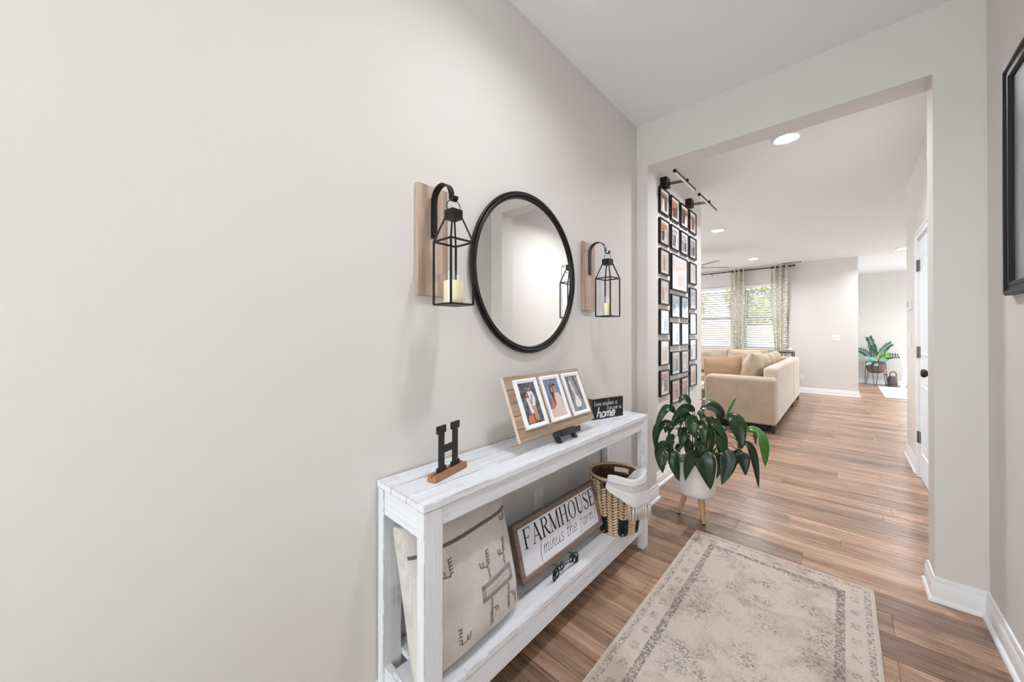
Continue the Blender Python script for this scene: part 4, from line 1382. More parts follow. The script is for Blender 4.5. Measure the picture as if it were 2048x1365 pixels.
for c_, side in ((3.214, 'jamb side'), (3.464, 'sofa side')):
    for r_, zt in enumerate((1.579, 1.331, 1.074, 0.824)):
        sd += 1
        gal_frame(c_, c_ + 0.22, zt - 0.208, zt, 'black framed photo, inner gallery pair, %s, %s' % (side, rown[r_]), ['glare', 'glare', 'grey', 'autumn'][r_], sd)

# picture lights above the gallery
for i, (yb, y0, y1) in enumerate(((3.035, 2.785, 3.275), (3.672, 3.405, 3.945))):
    pl = thing('picture_light', (XL, yb, 2.45), 'black arm picture light above the gallery ' + ('nearer the passage jamb' if i == 0 else 'nearer the living room'), 'picture light', 'picture lights above the gallery')
    MB().box(XL + 0.0005, XL + 0.052, yb - 0.045, yb + 0.045, 2.440, 2.515).build('mounting_block', 'black', pl, bevel=0.002)
    m = MB()
    for dz in (-0.006, 0.006):
        m.tube([(XL + 0.05, yb, 2.465 + dz), (-0.93, yb, 2.453 + dz)], 0.0045, 8)
    m.build('arm', 'black', pl, smooth=True)
    MB().tube([(-0.945, yb, 2.452), (-0.900, yb, 2.452)], 0.012, 12).build('swivel', 'black', pl, smooth=True)
    MB().tube([(-0.923, y0, 2.449), (-0.923, y1, 2.449)], 0.013, 14).build('tube', 'black', pl, smooth=True)
    MB().box(-0.931, -0.915, y0 + 0.012, y1 - 0.012, 2.4345, 2.4375).build('diffuser', 'mat', pl)

# ------------------------------------------------------------------ large framed picture on the right wall
rp = thing('wall_picture', (XR, 1.77, 1.365), 'large black moulded picture frame with grey print on the right entry wall', 'picture')
Tr = frame((XR - 0.0005, 2.225, 1.368), (0, -1, 0), (0, 0, 1), (-1, 0, 0))
w, h = 0.62, 0.838
m = MB(Tr)
def rect(d):
    return [(d, d), (w - d, d), (w - d, h - d), (d, h - d)]
m.grid([[(p[0], p[1], c) for p in rect(d)] for d, c in ((0, 0), (0, 0.018), (0.006, 0.024), (0.014, 0.024), (0.019, 0.016), (0.030, 0.016), (0.034, 0.019), (0.044, 0.019), (0.050, 0.010), (0.050, 0.002))], close_u=True)
m.build('moulded_frame', 'black', rp)
MB(Tr).box(0.045, w - 0.045, 0.045, h - 0.045, 0.001, 0.006).build('print', photo_mat('grey_print', [(150, 152, 156), (176, 178, 182), (198, 199, 202)], 6), rp)
MB(Tr).poly([(0.05, 0.05, 0.0075), (w - 0.05, 0.05, 0.0075), (w - 0.05, h - 0.05, 0.0075), (0.05, h - 0.05, 0.0075)]).build('glazing', 'frameglass', rp)

# ------------------------------------------------------------------ rug
t = NT('rug_pile')
tc = t.node('ShaderNodeTexCoord')
sx = t.node('ShaderNodeSeparateXYZ', {0: tc.outputs['Object']})
RX0, RX1, RY0, RY1 = -0.672, 0.100, 0.25, 2.418
ex = t.math('SUBTRACT', (RX1 - RX0) / 2, t.math('ABSOLUTE', sx.outputs[0]))
ey = t.math('SUBTRACT', (RY1 - RY0) / 2, t.math('ABSOLUTE', sx.outputs[1]))
e = t.math('MINIMUM', ex, ey)
v = t.coord((1, 1, 1))
knots = t.noise(t.coord((1, 0.6, 1)), 330, 2, 0.8)
speck = t.noise(t.coord((1, 1, 1)), 95, 4, 0.75)
big = t.noise(v, 4.0, 4, 0.6, 0.5)
med = t.noise(v, 13.0, 4, 0.65)
base = t.ramp(big, [(0.36, srgb(188, 172, 162)), (0.5, srgb(214, 200, 188)), (0.64, srgb(208, 196, 188))])
def band(lo, hi):
    return t.math('MULTIPLY', t.math('GREATER_THAN', e, lo), t.math('LESS_THAN', e, hi))
sp_hi = t.ramp(speck, [(0.47, (0, 0, 0)), (0.56, (1, 1, 1))])
b1 = t.math('MULTIPLY', band(0.012, 0.034), sp_hi)
b2 = t.math('MULTIPLY', band(0.098, 0.128), t.ramp(speck, [(0.42, (0, 0, 0)), (0.54, (1, 1, 1))]))
# squares in the light border band
mx_ = t.math('MULTIPLY', t.math('GREATER_THAN', t.math('SINE', t.math('MULTIPLY', sx.outputs[1], 62.0)), 0.35), t.math('LESS_THAN', ex, ey))
my_ = t.math('MULTIPLY', t.math('GREATER_THAN', t.math('SINE', t.math('MULTIPLY', sx.outputs[0], 62.0)), 0.35), t.math('LESS_THAN', ey, ex))
b3 = t.math('MULTIPLY', t.math('MULTIPLY', band(0.052, 0.082), t.math('ADD', mx_, my_)), t.ramp(speck, [(0.44, (0, 0, 0)), (0.58, (1, 1, 1))]))
inner = t.math('GREATER_THAN', e, 0.128)
f1 = t.math('MULTIPLY', t.math('MULTIPLY', inner, t.ramp(t.noise(v, 6.0, 4, 0.65), [(0.47, (0, 0, 0)), (0.60, (1, 1, 1))])), t.ramp(speck, [(0.46, (0, 0, 0)), (0.60, (1, 1, 1))]))
dark = t.math('MAXIMUM', t.math('MAXIMUM', t.math('MULTIPLY', b1, 0.7), t.math('MULTIPLY', b2, 0.85)), t.math('MAXIMUM', t.math('MULTIPLY', b3, 0.6), t.math('MULTIPLY', f1, 0.85)))
col = t.mix(dark, base, srgb(116, 106, 101))
col = t.mix(t.math('MULTIPLY', t.ramp(knots, [(0.4, (1, 1, 1)), (0.6, (0, 0, 0))]), 0.22), col, srgb(130, 118, 110))
MAT['rug'] = t.set(col, 0.95, spec=0.08, bump=knots, bump_str=0.5, bump_dist=0.004)
rg = thing('runner_rug', ((RX0 + RX1) / 2, (RY0 + RY1) / 2, 0.0), 'faded beige and grey vintage style rug on the entry floor', 'rug')
nx, ny = 16, 44
rows = []
m = MB()
top = [[(RX0 + (RX1 - RX0) * i / nx, RY0 + (RY1 - RY0) * j / ny, 0.0075 + 0.0008 * sin(j * 0.9) * sin(i * 1.1)) for i in range(nx + 1)] for j in range(ny + 1)]
m.grid(top)
m.grid([[(p[0], p[1], 0.0006) for p in r_] for r_ in top])
edge = [top[0][i] for i in range(nx + 1)] + [top[j][nx] for j in range(1, ny + 1)] + [top[ny][i] for i in range(nx - 1, -1, -1)] + [top[j][0] for j in range(ny - 1, 0, -1)]
m.grid([edge, [(p[0], p[1], 0.0006) for p in edge]], close_u=True)
m.build('pile', 'rug', rg, smooth=True)
m = MB()
m.tube([(p[0], p[1], 0.0052) for p in edge], 0.0045, 6, closed=True)
m.build('bound_edge', fabric('rug_binding', srgb(170, 156, 146), srgb(206, 194, 184), 300), rg, smooth='all')

# ------------------------------------------------------------------ planter and peace lily
PX, PY = -0.732, 2.600
MAT['pot'] = plain('pot_glaze', srgb(236, 234, 234), 0.28, var=0.015)
MAT['soil'] = plain('soil', srgb(46, 34, 26), 0.95, var=0.4, scale=120, bump=0.5)
pp = thing('footed_planter', (PX, PY, 0), 'white round planter on three splayed wooden legs in the passage', 'planter')
PZ0, PZ1 = 0.155, 0.385
m = MB()
m.lathe([(0.0, PZ0), (0.085, PZ0), (0.108, PZ0 + 0.012), (0.118, PZ0 + 0.032), (0.128, PZ1 - 0.006), (0.1265, PZ1), (0.121, PZ1 - 0.002), (0.116, PZ1 - 0.03), (0.114, PZ1 - 0.05)], (PX, PY), 56, caps=False)
m.build('pot', 'pot', pp, smooth=True)
MB().lathe([(0.115, PZ1 - 0.045), (0.06, PZ1 - 0.038), (0.0, PZ1 - 0.036)], (PX, PY), 32, caps=False).build('soil', 'soil', pp, smooth=True)
for (fx, fy) in ((-0.827, 2.575), (-0.660, 2.529), (-0.703, 2.696)):
    d = Vector((fx - PX, fy - PY, 0))
    d.normalize()
    a, b = Vector((PX, PY, PZ0 + 0.004)) + d * 0.058, Vector((PX, PY, 0.006)) + d * 0.098
    m = MB()
    m.tube([a, a.lerp(b, 0.5), b], [0.0175, 0.0155, 0.0105], 14)
    m.build('leg', 'legwood', pp, smooth=True)
    m = MB()
    m.tube([b + Vector((0, 0, 0.001)), b - Vector((0, 0, 0.0058))], [0.0108, 0.0105], 12)
    m.build('foot_pad', 'iron', pp, smooth=True)
def leaf_mat(name, c0, c1, vein):
    t = NT(name)
    oi = t.node('ShaderNodeObjectInfo')
    uvn = t.node('ShaderNodeUVMap')
    sx = t.node('ShaderNodeSeparateXYZ', {0: uvn.outputs[0]})
    d = t.math('ABSOLUTE', t.math('SUBTRACT', sx.outputs[0], 0.5))
    vv = t.math('SINE', t.math('MULTIPLY', t.math('SUBTRACT', sx.outputs[1], t.math('MULTIPLY', d, 0.5)), 70.0))
    n = t.noise(t.coord(), 25, 3)
    f = t.math('ADD', t.math('MULTIPLY', oi.outputs['Random'], 0.6), t.math('MULTIPLY', n, 0.5))
    c = t.ramp(f, [(0.2, c0), (0.9, c1)])
    c = t.mix(t.math('MULTIPLY', t.math('LESS_THAN', d, 0.018), 0.5), c, vein)
    c = t.mix(t.math('MULTIPLY', t.ramp(vv, [(0.85, (0, 0, 0)), (1.0, (1, 1, 1))]), 0.18), c, vein)
    m = t.set(c, 0.28, spec=0.5, bump=vv, bump_str=0.12)
    return m
MAT['leaf'] = leaf_mat('peace_lily_leaf', srgb(14, 32, 14), srgb(34, 64, 24), srgb(84, 112, 56))
MAT['leaf_bright'] = leaf_mat('young_leaf', srgb(34, 92, 18), srgb(58, 122, 28), srgb(120, 165, 70))
MAT['stem'] = plain('leaf_stem', srgb(58, 88, 40), 0.45, var=0.2)
pl = thing('peace_lily', (PX, PY, PZ1 - 0.04), 'dark green peace lily with drooping glossy leaves in the footed planter', 'plant')
LEAVES = [
 ([-0.027, 0.002, 0.753], [-0.056, -0.052, 0.803], [-0.071, -0.092, 0.764], 0.040),
 ([-0.099, -0.092, 0.691], [-0.132, -0.177, 0.729], [-0.172, -0.268, 0.573], 0.042),
 ([0.006, -0.035, 0.711], [-0.035, -0.121, 0.739], [-0.084, -0.214, 0.654], 0.048),
 ([-0.09, -0.11, 0.624], [-0.153, -0.237, 0.617], [-0.144, -0.297, 0.463], 0.048),
 ([-0.086, -0.161, 0.467], [-0.123, -0.25, 0.473], [-0.108, -0.291, 0.347], 0.084),
 ([-0.047, -0.193, 0.47], [-0.055, -0.235, 0.42], [-0.026, -0.242, 0.304], 0.064),
 ([0.055, -0.126, 0.457], [0.022, -0.19, 0.44], [0.009, -0.237, 0.315], 0.067),
 ([0.07, -0.126, 0.46], [0.097, -0.141, 0.419], [0.129, -0.153, 0.268], 0.101),
 ([0.165, 0.003, 0.476], [0.193, -0.012, 0.422], [0.172, -0.072, 0.286], 0.084),
 ([0.114, -0.017, 0.457], [0.153, -0.008, 0.411], [0.136, -0.051, 0.308], 0.037),
 ([0.15, 0.085, 0.663], [0.109, 0.006, 0.743], [0.052, -0.088, 0.74], 0.071),
 ([0.138, 0.155, 0.659], [0.081, 0.123, 0.757], [0.009, 0.077, 0.777], 0.039),
 ([0.153, 0.142, 0.674], [0.179, 0.179, 0.748], [0.2, 0.212, 0.801], 0.013),
 ([0.163, 0.083, 0.669], [0.22, 0.088, 0.647], [0.256, 0.074, 0.493], 0.091),
 ([0.156, 0.144, 0.664], [0.213, 0.184, 0.669], [0.275, 0.228, 0.576], 0.057),
 ([0.237, 0.247, 0.566], [0.32, 0.275, 0.555], [0.352, 0.258, 0.353], 0.084),
 ([0.223, 0.275, 0.557], [0.271, 0.326, 0.563], [0.286, 0.346, 0.467], 0.034),
 ([0.241, 0.155, 0.497], [0.293, 0.169, 0.465], [0.329, 0.168, 0.231], 0.044),
 ([0.242, 0.102, 0.457], [0.259, 0.09, 0.424], [0.274, 0.077, 0.328], 0.061),
 ([0.216, 0.119, 0.473], [0.228, 0.102, 0.44], [0.215, 0.063, 0.374], 0.050),
 ([0.102, -0.015, 0.606], [0.101, -0.036, 0.551], [0.1, -0.057, 0.45], 0.061),
 ([0.106, 0.016, 0.581], [0.142, 0.015, 0.548], [0.172, 0.009, 0.444], 0.084),
 ([0.029, -0.041, 0.648], [0.006, -0.09, 0.643], [0.029, -0.096, 0.549], 0.077),
 ([0.009, 0.009, 0.691], [0.034, 0.011, 0.691], [0.033, -0.01, 0.654], 0.034),
 ([-0.049, -0.045, 0.595], [-0.053, -0.083, 0.557], [-0.04, -0.105, 0.511], 0.053),
 ([-0.089, -0.123, 0.545], [-0.105, -0.172, 0.526], [-0.088, -0.19, 0.45], 0.048),
 ([-0.107, -0.058, 0.608], [-0.137, -0.107, 0.608], [-0.147, -0.136, 0.561], 0.042),
 ([0.108, 0.059, 0.599], [0.158, 0.078, 0.611], [0.194, 0.085, 0.577], 0.040),
 ([-0.058, -0.108, 0.494], [-0.07, -0.133, 0.477], [-0.052, -0.129, 0.453], 0.030),
 ([0.196, 0.181, 0.523], [0.214, 0.178, 0.5], [0.23, 0.172, 0.46], 0.040),
 ([0.052, -0.034, 0.54], [0.043, -0.069, 0.506], [0.039, -0.1, 0.447], 0.057),
 ([0.033, 0.112, 0.611], [0.066, 0.13, 0.599], [0.038, 0.09, 0.483], 0.064),
 ([-0.025, -0.05, 0.529], [-0.025, -0.071, 0.492], [-0.006, -0.073, 0.43], 0.054),
 ([0.105, 0.124, 0.517], [0.125, 0.116, 0.482], [0.12, 0.084, 0.433], 0.054),
 # leaves on the far side of the plant
 ([0.05, 0.13, 0.62], [0.06, 0.20, 0.64], [0.07, 0.27, 0.50], 0.080), ([-0.05, 0.08, 0.60], [-0.10, 0.12, 0.62], [-0.15, 0.15, 0.50], 0.070),
 ([-0.10, 0.02, 0.54], [-0.16, 0.05, 0.55], [-0.21, 0.07, 0.42], 0.066), ([0.13, 0.18, 0.56], [0.17, 0.26, 0.56], [0.19, 0.31, 0.40], 0.078),
 ([0.0, 0.10, 0.52], [-0.02, 0.17, 0.52], [-0.03, 0.21, 0.38], 0.076),
 # shorter leaves in the dense middle
 ([0.02, 0.02, 0.60], [0.05, -0.03, 0.62], [0.08, -0.09, 0.52], 0.060), ([0.06, 0.03, 0.63], [0.11, 0.03, 0.64], [0.16, 0.02, 0.56], 0.062),
 ([-0.02, -0.02, 0.56], [-0.04, -0.08, 0.57], [-0.05, -0.14, 0.47], 0.058), ([0.03, -0.02, 0.52], [0.05, -0.07, 0.52], [0.07, -0.11, 0.43], 0.056),
 ([0.08, 0.04, 0.54], [0.13, 0.05, 0.54], [0.18, 0.05, 0.44], 0.060), ([-0.03, 0.03, 0.64], [-0.08, 0.0, 0.66], [-0.13, -0.05, 0.58], 0.052)]
def bez(a, b, c, t_):
    # curve through b at the middle
    k = b * 2 - (a + c) * 0.5
    return a * (1 - t_) ** 2 + k * 2 * t_ * (1 - t_) + c * t_ * t_
lrng = random.Random(21)
O = Vector((PX, PY, 0))
for i, (a, b, c, w) in enumerate(LEAVES):
    a, b, c = O + Vector(a), O + Vector(b), O + Vector(c)
    N = 14
    pts = [bez(a, b, c, j / N) for j in range(N + 1)]
    to_cam = (Vector((0.27, -0.96, 0.35)) if c.y < PY + 0.05 else Vector((0.1, -0.3, 0.9))).normalized()
    tilt = lrng.uniform(-0.5, 0.5)
    verts, faces, uvs = [], [], []
    K = 6
    for j, p in enumerate(pts):
        t_ = j / N
        tg = (pts[min(N, j + 1)] - pts[max(0, j - 1)]).normalized()
        sd_ = tg.cross(to_cam)
        if sd_.length < 1e-4:
            sd_ = tg.orthogonal()
        sd_.normalize()
        nr = sd_.cross(tg)
        sd2 = sd_ * cos(tilt) + nr * sin(tilt)
        nr2 = nr * cos(tilt) - sd_ * sin(tilt)
        ww = w / 2 * 1.2 * (sin(pi * min(1, t_ ** 0.78)) ** 0.75 if 0 < t_ < 1 else 0) + 0.0006
        for q in range(K + 1):
            s_ = q / K * 2 - 1
            fold = abs(s_) * 0.22 * ww + 0.05 * ww * sin(9 * t_ + i) * s_
            verts.append(p + sd2 * s_ * ww + nr2 * fold)
            uvs.append((q / K, t_))
    for j in range(N):
        for q in range(K):
            a0 = j * (K + 1) + q
            faces.append((a0, a0 + 1, a0 + K + 2, a0 + K + 1))
    me = bpy.data.meshes.new('leaf')
    me.from_pydata([tuple(v - pl.location) for v in verts], [], faces)
    uvl = me.uv_layers.new(name='UVMap')
    for poly in me.polygons:
        for li in poly.loop_indices:
            uvl.data[li].uv = uvs[me.loops[li].vertex_index]
    me.polygons.foreach_set('use_smooth', [True] * len(me.polygons))
    me.materials.append(MAT['leaf_bright' if i in (11, 12, 15, 16) else 'leaf'])
    lo = bpy.data.objects.new('leaf', me)
    COL.objects.link(lo)
    lo.parent = pl
    md = lo.modifiers.new('solid', 'SOLIDIFY')
    md.thickness = 0.0009
    # stem from the soil, arching to the base of the leaf
    hd = Vector((a.x - PX, a.y - PY, 0))
    base = Vector((PX, PY, PZ1 - 0.040)) + hd * 0.22 + Vector((lrng.uniform(-.025, .025), lrng.uniform(-.025, .025), 0))
    mid = base.lerp(a, 0.6) + Vector((0, 0, 0.05 + 0.12 * hd.length)) - hd * 0.12
    if a.z < PZ1 + 0.12:
        mid.z = max(mid.z, a.z + 0.035, PZ1 + 0.05)
    sp_ = [bez(base, mid, a, j / 10) for j in range(11)]
    m = MB()
    m.tube(sp_ + [pts[1]], [0.0030 - 0.0014 * j / 11 for j in range(12)], 6)
    m.build('stem', 'stem', lo if False else pl, smooth='all')

# ------------------------------------------------------------------ wall plates
def plate(name, o, u, n, w, h, label, cat, kind):
    root = thing(name, o, label, cat)
    T = frame(o, u, (0, 0, 1), n)
    MB(T).box(-w / 2, w / 2, -h / 2, h / 2, 0.0003, 0.006).build('plate', 'plate', root, bevel=0.002)
    if kind == 'switch':
        for a in ((-0.023, 0.023) if w > 0.1 else (0,)):
            MB(T).box(a - 0.016, a + 0.016, -0.033, 0.033, 0.0061, 0.0085).build('rocker', 'plate', root, bevel=0.001)
    elif kind == 'outlet':
        for b in (-0.02, 0.02):
            MB(T).box(-0.016, 0.016, b - 0.014, b + 0.014, 0.0061, 0.008).build('socket', 'white', root, bevel=0.002)
            for a in (-0.006, 0.006):
                MB(T).box(a - 0.001, a + 0.001, b - 0.004, b + 0.005, 0.0081, 0.0083).build('slot', 'ink', root)
    elif kind == 'thermostat':
        MB(T).box(-w / 2 + 0.008, w / 2 - 0.008, -h / 2 + 0.008, h / 2 - 0.008, 0.006, 0.022).build('housing', 'white', root, bevel=0.004)
        MB(T).box(-w / 2 + 0.022, w / 2 - 0.03, -h / 2 + 0.03, h / 2 - 0.02, 0.022, 0.0225).build('screen', 'bg_grey', root)
plate('light_switch', (-0.11, YF, 1.15), (1, 0, 0), (0, -1, 0), 0.118, 0.118, 'white double light switch on the living room wall right of the curtains', 'switch', 'switch')
plate('wall_outlet', (-0.645, YF, 0.33), (1, 0, 0), (0, -1, 0), 0.075, 0.118, 'white wall outlet low beside the sofa back', 'outlet', 'outlet')
plate('thermostat', (XH, 5.09, 1.505), (0, -1, 0), (-1, 0, 0), 0.14, 0.11, 'white thermostat high on the hall wall past the door', 'thermostat', 'thermostat')
plate('light_switch', (XH, 5.17, 1.165), (0, -1, 0), (-1, 0, 0), 0.118, 0.118, 'white light switch plate on the hall wall under the thermostat', 'switch', 'switch')
plate('wall_outlet', (XH, 5.19, 0.385), (0, -1, 0), (-1, 0, 0), 0.075, 0.118, 'white wall outlet low on the hall wall past the door', 'outlet', 'outlet')
cv = thing('ceiling_vent', (-0.80, 9.50, CZ), 'white ceiling air vent above the curtain rod', 'vent')
m = MB()
m.box(-0.98, -0.62, 9.43, 9.445, CZ - 0.008, CZ).box(-0.98, -0.62, 9.555, 9.57, CZ - 0.008, CZ).box(-0.98, -0.965, 9.445, 9.555, CZ - 0.008, CZ).box(-0.635, -0.62, 9.445, 9.555, CZ - 0.008, CZ)
m.build('vent_frame', 'white', cv)
for i in range(6):
    y = 9.455 + i * 0.017
    m = MB()
    m.bar((-0.965, y, CZ - 0.005), (-0.635, y, CZ - 0.005), 0.010, 0.0015, (0, 0.5, 1))
    m.build('louvre', 'chrome', cv)

# ------------------------------------------------------------------ curtain rod and curtains
t = NT('curtain_cloth')
v = t.coord((1, 1, 1))
vo = t.node('ShaderNodeTexVoronoi', {'Vector': v, 'Scale': 14.0}, feature='DISTANCE_TO_EDGE').outputs['Distance']
k = t.ramp(vo, [(0.10, (1, 1, 1)), (0.16, (0, 0, 0))])
col = t.mix(k, srgb(246, 245, 241), srgb(224, 219, 205))
t.set(col, 0.9, spec=0.1)
tl_ = t.node('ShaderNodeBsdfTranslucent', {'Color': col})
mx = t.node('ShaderNodeMixShader', {0: 0.5, 1: t.b.outputs[0], 2: tl_.outputs[0]})
t.l.new(mx.outputs[0], t.out.inputs[0])
MAT['curtain'] = t.m
YC = YF - 0.095
rd = thing('curtain_rod', (-1.9, YC, 2.685), 'black curtain rod across the living room windows', 'curtain rod')
MB().tube([(-3.2, YC, 2.685), (-0.775, YC, 2.685)], 0.011, 12).build('rod', 'iron', rd, smooth=True)
MB().tube([(-0.777, YC, 2.685), (-0.765, YC, 2.685), (-0.748, YC, 2.685)], [0.013, 0.021, 0.019], 14).build('finial', 'iron', rd, smooth=True)
for x in (-0.83, -2.33):
    MB().tube([(x, YF - 0.001, 2.655), (x, YC, 2.655), (x, YC, 2.672)], 0.007, 8).build('bracket', 'iron', rd, smooth=True)
def curtain(x0, x1, xb0, xb1, folds, label):
    root = thing('patterned_curtain', ((x0 + x1) / 2, YC, 0.03), label, 'curtain', 'patterned curtain panels')
    m = MB()
    rows = []
    for j in range(25):
        k = j / 24
        z = 0.03 + (2.715 - 0.03) * k
        sq = min(1, max(0, (z - 0.3) / 1.6)) ** 1.3
        a, b = xb0 + (x0 - xb0) * sq, xb1 + (x1 - xb1) * sq
        row = []
        for i in range(folds * 10 + 1):
            s_ = i / (folds * 10)
            row.append((a + (b - a) * s_ + 0.006 * sin(7 * k + s_ * 9), YC + 0.042 * sin(2 * pi * folds * s_) * (0.8 + 0.25 * sin(5 * k + 3 * s_)), z))
        rows.append(row)
    m.grid(rows)
    o = m.build('cloth', 'curtain', root, smooth='all')
    md = o.modifiers.new('solid', 'SOLIDIFY')
    md.thickness = 0.002
    for i in range(folds * 2):
        x = x0 + (x1 - x0) * (i + 0.5 * 0 + 0.0) / (folds * 2) + 0.002
        m = MB()
        m.tube([(x, YC + 0.024 * cos(q), 2.685 + 0.024 * sin(q)) for q in [2 * pi * p / 16 for p in range(16)]], 0.003, 6, closed=True)
        m.build('grommet', 'chrome', root, smooth='all')
curtain(-1.915, -1.655, -1.86, -1.72, 3, 'patterned grommet curtain hanging between the two living room windows')
curtain(-1.165, -0.870, -1.08, -0.95, 3, 'patterned grommet curtain at the end of the rod by the wall switch')

# ------------------------------------------------------------------ sofa
so = thing('sectional_sofa', (-1.0, 6.9, 0), 'beige upholstered sectional sofa with its back to the passage', 'sofa')
AX0, AX1, AY0, AY1 = -1.405, -0.615, 5.42, 5.68
m = MB()
def rbox(x0, x1, y0, y1, z0, z1, r, seg=5, taper=0.0):
    """box with rounded top edges"""
    rows = []
    prof = [(0.0, z0), (0.0, z1 - r)] + [(r - r * cos(q), z1 - r + r * sin(q)) for q in [pi / 2 * j / seg for j in range(1, seg + 1)]]
    for d, z in prof:
        rows.append([(x0 + d, y0 + d, z), (x1 - d, y0 + d, z), (x1 - d, y1 - d, z), (x0 + d, y1 - d, z)])
    mm = MB()
    mm.grid(rows, close_u=True)
    mm.add(rows[-1], [(0, 1, 2, 3)])
    mm.add(rows[0], [(3, 2, 1, 0)])
    return mm
rbox(AX0, AX1, AY0, AY1, 0.092, 0.675, 0.05).build('arm', 'sofa', so, smooth=True, bevel=0.02, seg=3)
rbox(-0.77, -0.615, AY1 - 0.02, 7.62, 0.092, 0.80, 0.05).build('back_section', 'sofaback', so, smooth=True, bevel=0.015, seg=3)
rbox(-0.77, -0.610, 7.628, 8.62, 0.092, 0.80, 0.05).build('back_section', 'sofaback', so, smooth=True, bevel=0.015, seg=3)
rbox(-3.4, -0.775, 8.46, 8.62, 0.092, 0.80, 0.05).build('back_section', 'sofa', so, smooth=True, bevel=0.015, seg=3)
rbox(-1.40, -0.775, AY1 + 0.002, 8.455, 0.092, 0.30, 0.02).build('seat_base', 'sofa', so, smooth=True)
rbox(-3.4, -1.405, 7.62, 8.375, 0.092, 0.30, 0.02).build('seat_base', 'sofa', so, smooth=True)
MB().box(-1.38, -0.64, 5.45, 8.58, 0.030, 0.092).build('gap_shade', 'sofadark', so)  # dark box paints the shade into the gap below the sofa
MB().box(-3.36, -1.38, 7.70, 8.58, 0.030, 0.092).build('gap_shade', 'sofadark', so)
for x, y in ((-0.636, 5.442), (-1.38, 5.442), (-0.636, 8.58), (-0.636, 7.62), (-3.3, 8.5), (-3.3, 7.7)):
    MB().tube([(x, y, 0.001), (x, y, 0.092)], [0.018, 0.024], 10).build('foot', 'chrome', so, smooth=True)
def soft(T, w, h, th, name, mat, label, cat, group, loc, pinch=0.03, e=0.3, wr=0.006, seed=1):
    root = thing(name, loc, label, cat, group)
    m, P = pillow(T, w, h, th, 22, 22, pinch, e, wr, seed)
    m.build('cushion_cover', mat, root, smooth='all')
    return root, P
# seat cushions
for i, (y0, y1) in enumerate(((5.70, 6.60), (6.61, 7.51))):
    T = frame((-1.13, (y0 + y1) / 2, 0.375), (1, 0, 0), (0, 1, 0))
    soft(T, 0.53, y1 - y0 - 0.01, 0.15, 'seat_cushion', 'sofa', 'beige sofa seat cushion ' + ('next to the sofa arm' if i == 0 else 'second from the sofa arm'), 'cushion', 'sofa seat cushions', (-1.13, (y0 + y1) / 2, 0.30), 0.0, 0.12, 0.002, 11 + i)
for i, (x0, x1) in enumerate(((-2.12, -1.42), (-2.83, -2.13))):
    T = frame(((x0 + x1) / 2, 7.97, 0.375), (1, 0, 0), (0, 1, 0))
    soft(T, x1 - x0 - 0.01, 0.76, 0.15, 'seat_cushion', 'sofa', 'beige seat cushion of the sofa wing under the windows, ' + ('next to the corner' if i == 0 else 'away from the corner'), 'cushion', 'sofa seat cushions', ((x0 + x1) / 2, 7.97, 0.30), 0.0, 0.12, 0.002, 15 + i)
# loose back cushions along the sofa back
bc = [(6.00, 0.62, 0.52), (6.62, 0.60, 0.47), (7.24, 0.60, 0.47), (7.85, 0.58, 0.47)]
wh = ['nearest the sofa arm', 'second from the sofa arm', 'third from the sofa arm', 'fourth from the sofa arm']
for i, (y, w_, h_) in enumerate(bc):
    T = frame((-0.945, y, 0.690 + (0.025 if i == 0 else 0)), (0, 1, 0), (0.20, 0, 0.98))
    soft(T, w_, h_, 0.24, 'back_cushion', 'sofacush', 'plump beige back cushion against the sofa back, ' + wh[i], 'cushion', 'sofa back cushions', (-0.95, y, 0.40), 0.05, 0.36, 0.012, 31 + i)
for i, (x, w_) in enumerate(((-1.38, 0.66), (-2.05, 0.68), (-2.74, 0.68))):
    T = frame((x, 8.285, 0.695), (1, 0, 0), (0, 0.18, 0.98))
    soft(T, w_, 0.48, 0.22, 'back_cushion', 'sofacush', 'plump beige back cushion under the windows, ' + ('beside the sofa corner', 'second from the sofa corner', 'third from the sofa corner')[i], 'cushion', 'sofa back cushions', (x, 8.27, 0.40), 0.05, 0.36, 0.012, 41 + i)
# tan throw pillow with fringe
T = frame((-1.275, 5.845, 0.680), Vector((0.94, 0.25, 0.10)), (-0.08, 0.20, 0.97))
root, P = soft(T, 0.48, 0.44, 0.19, 'throw_pillow', 'tanpillow', 'tan throw pillow with cream fringe propped on the sofa arm', 'pillow', None, (-1.275, 5.845, 0.45), 0.05, 0.36, 0.004, 51)
m = MB()
frng = random.Random(9)
C0 = T(0, 0, 0)
for i in range(120):
    k = i / 120 * 4
    s_, q = int(k), k - int(k)
    a, b = [(-1 + 2 * q, -1), (1, -1 + 2 * q), (1 - 2 * q, 1), (-1, 1 - 2 * q)][s_]
    p = P(a * 0.999, b * 0.999, 1)
    d = (p - C0).normalized()
    d = (d + Vector((frng.uniform(-.4, .4), frng.uniform(-.4, .4), frng.uniform(-.4, .4)))).normalized()
    m.tube([p - d * 0.004, p + d * 0.012, p + d * 0.026 + Vector((0, 0, -0.004))], [0.006, 0.006, 0.002], 5)
o = m.build('fringe', 'fringe', root, smooth='all')
o['kind'] = 'stuff'
